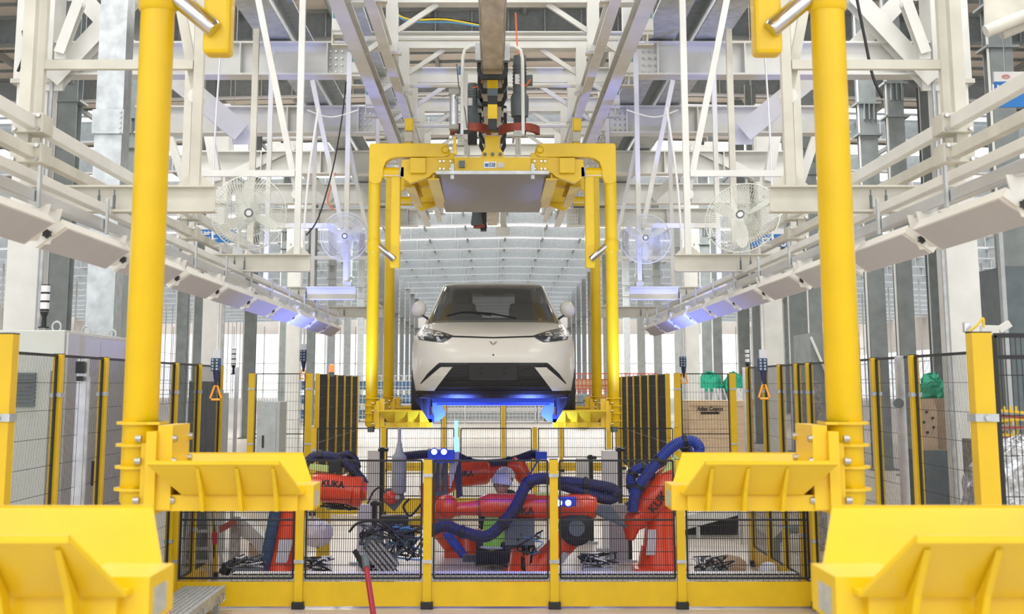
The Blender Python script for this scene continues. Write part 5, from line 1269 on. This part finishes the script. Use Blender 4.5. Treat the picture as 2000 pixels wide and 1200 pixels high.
# dark mezzanine at right rear
m = MB(); x0 = 8.2
t = thing('dark_enclosure', 'tall dark grey enclosure between the columns on the right', 'enclosure', (11, 33, 0))
m = MB(); m.box(8.0, 9.25, 36.5, 38.5, 0, CZ+1.3); m.build('wall_panel', 'grey', t)
m = MB(); m.bar((8.0, 36.4, .2), (9.2, 36.4, CZ+1.2), .06, .06); m.bar((9.2, 36.4, .2), (8.0, 36.4, CZ+1.2), .06, .06); m.build('cross_brace', 'white', t)
t = thing('dark_enclosure', 'dark enclosure with pale pipe at the right picture edge', 'enclosure', (6.8, 17, 0))
m = MB(); m.box(X(1975, 17), 9, 17, 19, 0, Z(520, 17)); m.build('wall_panel', 'motor', t)
m = MB(); m.box(X(1966, 17), X(1974, 17), 16.95, 17.05, 0, Z(380, 17)); m.build('edge_post', 'lgrey', t)
# white duct on the upper right edge
t = thing('lamp_housing', 'large pale tapered housing hanging in the upper right corner', 'housing', P(1980, 30, 11))
m = MB(); m.hexa([P(1922, 66, 10.5), P(2060, 20, 10.5), P(2060, 20, 13), P(1935, 60, 13), P(1920, -20, 10.5), P(2060, -60, 10.5), P(2060, -60, 13), P(1930, -20, 13)]); m.build('body', 'beige', t, bevel=.02)
m = MB(); m.tube([P(1925, 62, 10.45), P(2050, 10, 10.45)], .05, 10); m.tube([P(1955, 66, 10.6), P(2060, 22, 10.6)], .05, 10); m.build('pipe', 'beige', t, smooth=True)
m = MB(); m.tube([P(2010, -40, 11.5), P(2010, -200, 11.5)], .02, 6); m.build('suspension_rod', 'steel', t)
# slope boards (pale panels) inside the cell on the right, and ladder, boards on the left
t = thing('sloping_cover', 'long pale sloping cover panel over a dark opening behind the fifth fence bay', 'panel', P(1400, 1030, 20))
m = MB(); m.prism([P(1290, 1052, 20), P(1335, 1010, 20), P(1405, 990, 20), P(1452, 996, 20), P(1452, 1004, 20), P(1342, 1034, 20), P(1290, 1062, 20)], (0, .3, 0)); m.build('cover_sheet', 'white', t)
m = MB(); m.prism([P(1330, 1118, 20.4), P(1300, 1070, 20.4), P(1342, 1035, 20.4), P(1446, 1006, 20.4), P(1446, 1100, 20.4)], (0, .1, 0)); m.build('dark_opening', 'dark', t)
m = MB(); m.bar(P(1364, 1030, 19.9), P(1364, 1095, 19.9), .05, .05); m.bar(P(1447, 1000, 19.9), P(1444, 1110, 19.9), .06, .06); m.build('leg', 'galv', t)
m = MB(); m.prism([P(1450, 1012, 19.2), P(1520, 1060, 19.2), P(1520, 1120, 19.2), P(1450, 1120, 19.2)], (0, .1, 0)); tag(m.build('concrete_ramp', 'floor'), 'pale speckled ramp side behind the fifth fence bay', 'ramp')
m = MB(); m.ell(P(1502, 1117, 15.5), .105, .1, .1, 20, 12); tag(m.build('white_helmet_shell', 'helmet', smooth=True), 'white round cap lying on the tray behind the right fence bay', 'cap')
m = MB(); pts = [P(1517, 1118, 16.4), P(1515, 1060, 16.4), P(1542, 1034, 16.4), P(1566, 1034, 16.4)]
m.tube(pts, .05, 6); tag(m.build('bent_duct', 'grey'), 'grey bent duct beside the right end of the low fence', 'duct')
c_ = P(1420, 1108, 16.2); m = MB(); rr = random.Random(31); m.ell(c_, .22, .15, .11, 20, 8)
for v in m.v: v.x += rr.uniform(-.02, .02); v.z += rr.uniform(-.03, .03)
tag(m.build('brown_heap', 'card'), 'crumpled brown heap on the cell floor beside the dark wiring', 'heap')
ld = thing('step_ladder', 'aluminium step ladder standing behind the first fence bay', 'ladder', (X(390, 15.2, .5), 15.2, 0))
for a, b in (((372, 1000), (355, 1128)), ((408, 1000), (412, 1128))):
    m = MB(); m.bar(P(*a, 15.2), P(*b, 15.2), .035, .06); m.build('stile', 'alu', ld)
for py in (1038, 1072, 1097, 1112):
    f = (py-1000)/128; m = MB(); m.bar(P(372-17*f, py, 15.2), P(408+4*f, py, 15.2), .08, .025); m.build('tread', 'alu', ld)
for a, b in (((376, 1000), (372, 1118)), ((420, 1000), (436, 1124))):
    m = MB(); m.bar(P(*a, 15.7), P(*b, 15.7), .03, .04); m.build('rear_leg', 'galv', ld)
m = MB(); m.cbox(P(418, 1052, 15.6), .07, .02, .12); m.build('red_sticker', 'redstick', ld)
m = MB(); m.bar(P(372, 1068, 16.8), P(460, 1018, 16.8), .05, .07); tag(m.build('timber_strut', 'rust'), 'brown timber strut leaning behind the ladder', 'timber')
m = MB(); m.bar(P(461, 1010, 16.9), P(459, 1105, 16.9), .09, .06); tag(m.build('dark_post', 'debris'), 'dark narrow post behind the ladder', 'post')
t = thing('grey_bin', 'pale angular sheet-metal chute behind the first fence bay', 'chute', P(500, 1060, 17))
m = MB(); m.prism([P(455, 1010, 17), P(480, 1018, 17), P(525, 1060, 17), P(522, 1100, 17), P(510, 1100, 17), P(490, 1060, 17), P(455, 1040, 17)], (0, .3, 0)); m.build('side_sheet', 'cab', t)
m = MB(); m.prism([P(486, 1062, 16.95), P(516, 1095, 16.95), P(486, 1095, 16.95)], (0, .1, 0)); m.build('corner_plate', 'card', t)
m = MB(); rr = random.Random(15); m.ell(P(620, 1042, 17), .17, .14, .15, 18, 10)
for v in m.v: v.x += rr.uniform(-.02, .02); v.z += rr.uniform(-.02, .02)
tag(m.build('plastic_bag', 'white2'), 'white crumpled bag hanging behind the second fence bay', 'bag')
m = MB(); m.tube([P(612, 1025, 17.1), P(608, 985, 17.1)], .01, 6); tag(m.build('bag_hook', 'steel'), 'thin hook wire above the white bag', 'hook')
for i, px in enumerate((627, 640)):
    m = MB(); m.box(X(px, 17.6, 1)-.035, X(px, 17.6, 1)+.035, 17.57, 17.64, 0, Z(945, 17.6)); tag(m.build('yellow_post', 'yellow2'), f'thin yellow post inside the cell under the left robot head, {["left", "right"][i]} of the pair', 'post')
# red pole in the foreground
rp = thing('red_pole', 'dark red pole with grey tip leaning in the foreground before the low fence', 'pole', P(732, 1230, 12))
m = MB(); m.tube([P(735, 1240, 11.6), P(716, 1112, 12.6)], .024, 10); m.build('shaft', 'redstick', rp, smooth=True)
m = MB(); m.tube([P(716, 1112, 12.6), P(713, 1088, 12.8)], .032, 10); m.build('tip', 'motor', rp, smooth=True)
# aluminium platform in front, left
pf = thing('aluminium_ramp', 'flat ribbed aluminium tray lying on the floor at the lower left', 'platform', (-2.4, 12, 0))
z1 = Z(1146, 13.6)
a0, a1 = X(362, 13.6, z1), X(437, 13.6, z1)
m = MB(); m.hexa([(a0, 13.6, z1-.06), (a1, 13.6, z1-.06), (a1+.0, 10.0, z1-.06), (a0-.1, 10.0, z1-.06), (a0, 13.6, z1), (a1, 13.6, z1), (a1+.0, 10.0, z1), (a0-.1, 10.0, z1)]); m.build('deck', 'label', pf)
m = MB()
for i in range(9):
    x = a0+(a1-a0)*i/8; m.box(x-.006, x+.006, 10.1, 13.6, z1, z1+.008)
m.build('groove_rib', 'galv', pf, kind='stuff')
m = MB(); m.box(a1-.01, a1+.02, 10.0, 13.6, z1-.1, z1+.01); m.build('edge_rail', 'galv', pf)
for y in (10.5, 11.5, 12.5, 13.4):
    m = MB(); m.box(a1-.05, a1+.0, y-.03, y+.03, 0, z1-.05); m.build('leg', 'galv', pf)
    m = MB(); m.tube([(a1+.03, y-.2, z1-.03), (a1+.05, y-.2, z1-.09), (a1+.05, y, z1-.09), (a1+.03, y, z1-.03)], .008, 6); m.build('side_handle', 'steel', pf)
# ================================================================== PEOPLE
def skin(name, verts, edges, radii, m1, par, sub=2, root=0):
    me = D.meshes.new(name); o3 = off(par); me.from_pydata([tuple(Vector(v)-o3) for v in verts], edges, []); o = D.objects.new(name, me); C.objects.link(o); o.parent = par
    o.modifiers.new('skin', 'SKIN'); sv = me.skin_vertices[0].data
    for i, r in enumerate(radii): sv[i].radius = r if isinstance(r, tuple) else (r, r); sv[i].use_root = (i == root)
    s = o.modifiers.new('sub', 'SUBSURF'); s.levels = sub; s.render_levels = sub
    bpy.context.view_layer.update(); me2 = D.meshes.new_from_object(o.evaluated_get(bpy.context.evaluated_depsgraph_get()))
    o.modifiers.clear(); o.data = me2; me2.materials.clear(); me2.materials.append(M[m1]); me2.polygons.foreach_set('use_smooth', [True]*len(me2.polygons)); return o
def head(par, c, yaw, helmet=True, pitch=0):
    c = Vector(c); R = Matrix.Translation(c) @ Matrix.Rotation(yaw, 4, 'Z') @ Matrix.Rotation(pitch, 4, 'X') @ Matrix.Translation(-c)
    m = MB(); m.ell(c, .075, .095, .115, 24, 18)
    for v in m.v:
        d = v-c
        if d.z < -.02: v.x = c.x+d.x*(1+d.z*1.6); v.y = c.y+d.y*(1+d.z*.6)-.01
        if d.y < -.06 and abs(d.x) < .05: v.y += .008
    m.xf(R); h = m.build('head', 'skin', par, smooth=True)
    m = MB(); m.prism([c+V(-.016, -.088, -.02), c+V(.016, -.088, -.02), c+V(0, -.09, .03)], (0, -.0, 0)) if False else m.ell(c+V(0, -.095, -.012), .014, .02, .026, 10, 8); m.xf(R); m.build('nose', 'skin', h, smooth=True)
    for sx in (-1, 1):
        m = MB(); m.ell(c+V(sx*.03, -.083, .012), .013, .008, .008, 10, 6); m.xf(R); m.build('eye', 'dark', h, smooth=True)
        m = MB(); m.ell(c+V(sx*.076, .0, 0), .01, .02, .03, 10, 8); m.xf(R); m.build('ear', 'skin', h, smooth=True)
    m = MB(); m.ell(c+V(0, -.083, -.05), .024, .008, .006, 10, 6); m.xf(R); m.build('mouth', 'rust', h, smooth=True)
    m = MB(); m.ell(c+V(0, .015, .015), .08, .09, .108, 20, 12, z0=-.3); m.xf(R); m.build('hair', 'black', h, smooth=True)
    if helmet:
        m = MB(); m.ell(c+V(0, 0, .03), .108, .135, .12, 28, 12, z0=0); m.ell(c+V(0, -.03, .035), .112, .165, .012, 28, 6)
        for s in (-.03, 0, .03): m.tube([c+V(s, -.09, .12), c+V(s, 0, .156), c+V(s, .09, .12)], .006, 6)
        m.xf(R); m.build('hard_hat', 'helmet', h, smooth=True)
    return h
def hand(par, wrist, dirv, nrm, name='hand', s=1.0, curl=.5):
    w_ = Vector(wrist); d = Vector(dirv).normalized(); n_ = Vector(nrm).normalized(); a = d.cross(n_).normalized()
    m = MB(); m.hexa([w_-a*.026*s-n_*.014*s, w_+a*.026*s-n_*.014*s, w_+a*.026*s+n_*.014*s, w_-a*.026*s+n_*.014*s,
                      w_+d*.09*s-a*.042*s-n_*.012*s, w_+d*.09*s+a*.042*s-n_*.012*s, w_+d*.09*s+a*.042*s+n_*.012*s, w_+d*.09*s-a*.042*s+n_*.012*s])
    for i, L in enumerate((.062, .074, .078, .07)):
        b_ = w_+d*.085*s+a*(.033-.022*(3-i))*s; p1 = b_+(d*math.cos(curl*.5)+n_*-math.sin(curl*.5))*L*.45*s; p2 = p1+(d*math.cos(curl*1.3)-n_*math.sin(curl*1.3))*L*.32*s; p3 = p2+(d*math.cos(curl*2)-n_*math.sin(curl*2))*L*.25*s
        m.tube([b_-d*.02*s, b_, p1, p2, p3], [.0095*s, .0095*s, .009*s, .008*s, .006*s], 8)
    t0 = w_+d*.025*s-a*.03*s; m.tube([t0, t0+(d*.6-a*.8)*.035*s, t0+(d*.85-a*.5-n_*.3)*.065*s, t0+(d*.95-a*.3-n_*.4)*.085*s], [.013*s, .0115*s, .01*s, .007*s], 8)
    o = m.build(name, 'skin', par, smooth=True); b = o.modifiers.new('r', 'REMESH'); b.mode = 'VOXEL'; b.voxel_size = .0035*s; b.use_smooth_shade = True
    return o
def crouching(name, label, c, face, vest=True, hy=None):
    # c = point on the floor; faces direction given by face angle (0 = toward camera)
    t = thing(name, label, 'person', c); R = Matrix.Translation(Vector(c)) @ Matrix.Rotation(face, 4, 'Z')
    q = lambda x, y, z: R @ V(x, y, z)
    J = [q(0, .12, .17), q(0, .06, .36), q(0, -.02, .58), q(0, -.06, .70), q(0, -.08, .79)]
    sh = [q(-.18, -.05, .67), q(.18, -.05, .67)]
    verts = J+sh+[q(-.25, -.12, .46), q(-.21, -.32, .34), q(.25, -.12, .46), q(.21, -.32, .34)]
    edges = [(0, 1), (1, 2), (2, 3), (3, 4), (3, 5), (3, 6), (5, 7), (7, 8), (6, 9), (9, 10)]
    body = skin('jacket', verts, edges, [(.15, .12), (.15, .11), (.165, .11), (.12, .09), (.05, .05), .065, .065, .05, .038, .05, .038], 'cloth', t)
    lv = [q(0, .12, .16), q(-.11, .06, .17), q(-.20, -.32, .20), q(-.15, -.12, .07), q(-.15, -.26, .04), q(.11, .06, .17), q(.20, -.30, .18), q(.15, -.10, .07), q(.15, -.24, .04)]
    skin('trousers', lv, [(0, 1), (1, 2), (2, 3), (3, 4), (0, 5), (5, 6), (6, 7), (7, 8)], [.14, .09, .065, .05, .04, .09, .065, .05, .04], 'cloth', t)
    if vest:
        vb = skin('hi_vis_vest', [q(0, .115, .16), q(0, .06, .36), q(0, -.02, .58), q(0, -.055, .67), q(-.10, -.055, .67), q(.10, -.055, .67)], [(0, 1), (1, 2), (2, 3), (3, 4), (3, 5)], [(.165, .135), (.165, .125), (.18, .125), (.14, .105), (.09, .09), (.09, .09)], 'vest', t)
        for (z, yy) in ((.24, .10), (.40, .045)):
            m = MB(); c0 = q(0, yy, z); r = [];
            m.ell(V(0, yy, z), .178, .14, .025, 24, 6); m.xf(R); m.build('reflective_band', 'silver', vb, smooth=True)
        for sx in (-1, 1):
            m = MB(); m.tube([q(sx*.09, -.03, .2), q(sx*.09, -.12, .42), q(sx*.085, -.155, .62), q(sx*.08, -.1, .74)], .018, 8); m.build('reflective_strap', 'silver', vb, smooth=True)
    head(t, q(0, -.10, .90), face if hy is None else hy, pitch=.1)
    for sx in (-1, 1): hand(t, q(sx*.21, -.33, .335), R.to_3x3() @ V(-sx*.3, -1, -.2), R.to_3x3() @ V(0, 0, 1))
    return t
crouching('person', 'person in white helmet and lime hi-vis vest crouching behind the level robot arm', (X(972, 16.6, .6), 16.75, 0), 2.7, hy=.7)
crouching('person', 'second helmeted person in dark clothes crouching close behind the hi-vis worker', (X(1000, 17.3, .6), 17.55, 0.02), -.9, vest=False)
# worker at lower left: sits on the platform edge, sleeve and hand in view
wk = thing('person', 'person in navy sleeves at the lower left, hand showing beside the yellow cradle', 'person', (-2.75, 8.6, 0))
Yw = 8.4
hw = P(306, 1186, Yw)
sh_ = hw+V(-.50, .1, .0)
verts = [sh_+V(-.18, .02, -.42), sh_+V(-.17, .02, -.25), sh_+V(-.17, .0, 0), sh_+V(-.16, -.02, .12), sh_+V(0, 0, .0), sh_+V(.20, -.02, -.13), hw+V(-.03, 0, .03), sh_+V(-.36, 0, 0), sh_+V(-.42, -.06, -.26), sh_+V(-.3, -.2, -.4)]
skin('jacket', verts, [(0, 1), (1, 2), (2, 3), (2, 4), (4, 5), (5, 6), (2, 7), (7, 8), (8, 9)], [(.15, .11), (.15, .11), (.14, .10), .05, .07, .052, .042, .07, .05, .04], 'denim', wk)
hp = verts[0]
skin('trousers', [hp, hp+V(-.1, -.02, -.02), hp+V(-.12, -.42, -.0), hp+V(-.12, -.40, .06-hp.z), hp+V(-.12, -.52, .045-hp.z), hp+V(.1, -.02, -.02), hp+V(.12, -.42, 0), hp+V(.12, -.40, .06-hp.z), hp+V(.12, -.52, .045-hp.z)], [(0, 1), (1, 2), (2, 3), (3, 4), (0, 5), (5, 6), (6, 7), (7, 8)], [.13, .09, .065, .045, .04, .09, .065, .045, .04], 'cloth', wk)
head(wk, sh_+V(-.17, -.05, .25), .3, helmet=False)
hand(wk, hw+V(-.02, 0, .02), (.62, -.1, -.75), (.4, -.9, .3), curl=.6)
hand(wk, sh_+V(-.3, -.2, -.4), (.2, -.9, -.3), (0, 0, 1))
m = MB(); m.cbox((hp.x, hp.y+.05, (hp.z-.12)/2), .4, .35, hp.z-.12); tag(m.build('work_stool', 'motor', bevel=.01), 'dark work stool under the person at the lower left', 'stool')

t = thing('junction_arm', 'white jointed arm with yellow cable loop on top of the thick right post', 'arm', P(1905, 640, 5.9))
m = MB(); m.bar(P(1915, 645, 6), P(1950, 646, 6), .03, .04); m.bar(P(1950, 646, 6), P(1972, 632, 6), .03, .03); m.build('arm_tube', 'white', t, bevel=.004)
m = MB(); m.cbox(P(1889, 640, 5.8), .03, .03, .04); m.build('socket', 'alu', t, bevel=.004)
m = MB(); m.tube(poly([P(1893, 648, 5.75), P(1908, 636, 5.75), P(1920, 622, 5.75), P(1921, 640, 5.75)], 5), .005, 6); m.build('cable_loop', 'ycable', t, smooth=True)
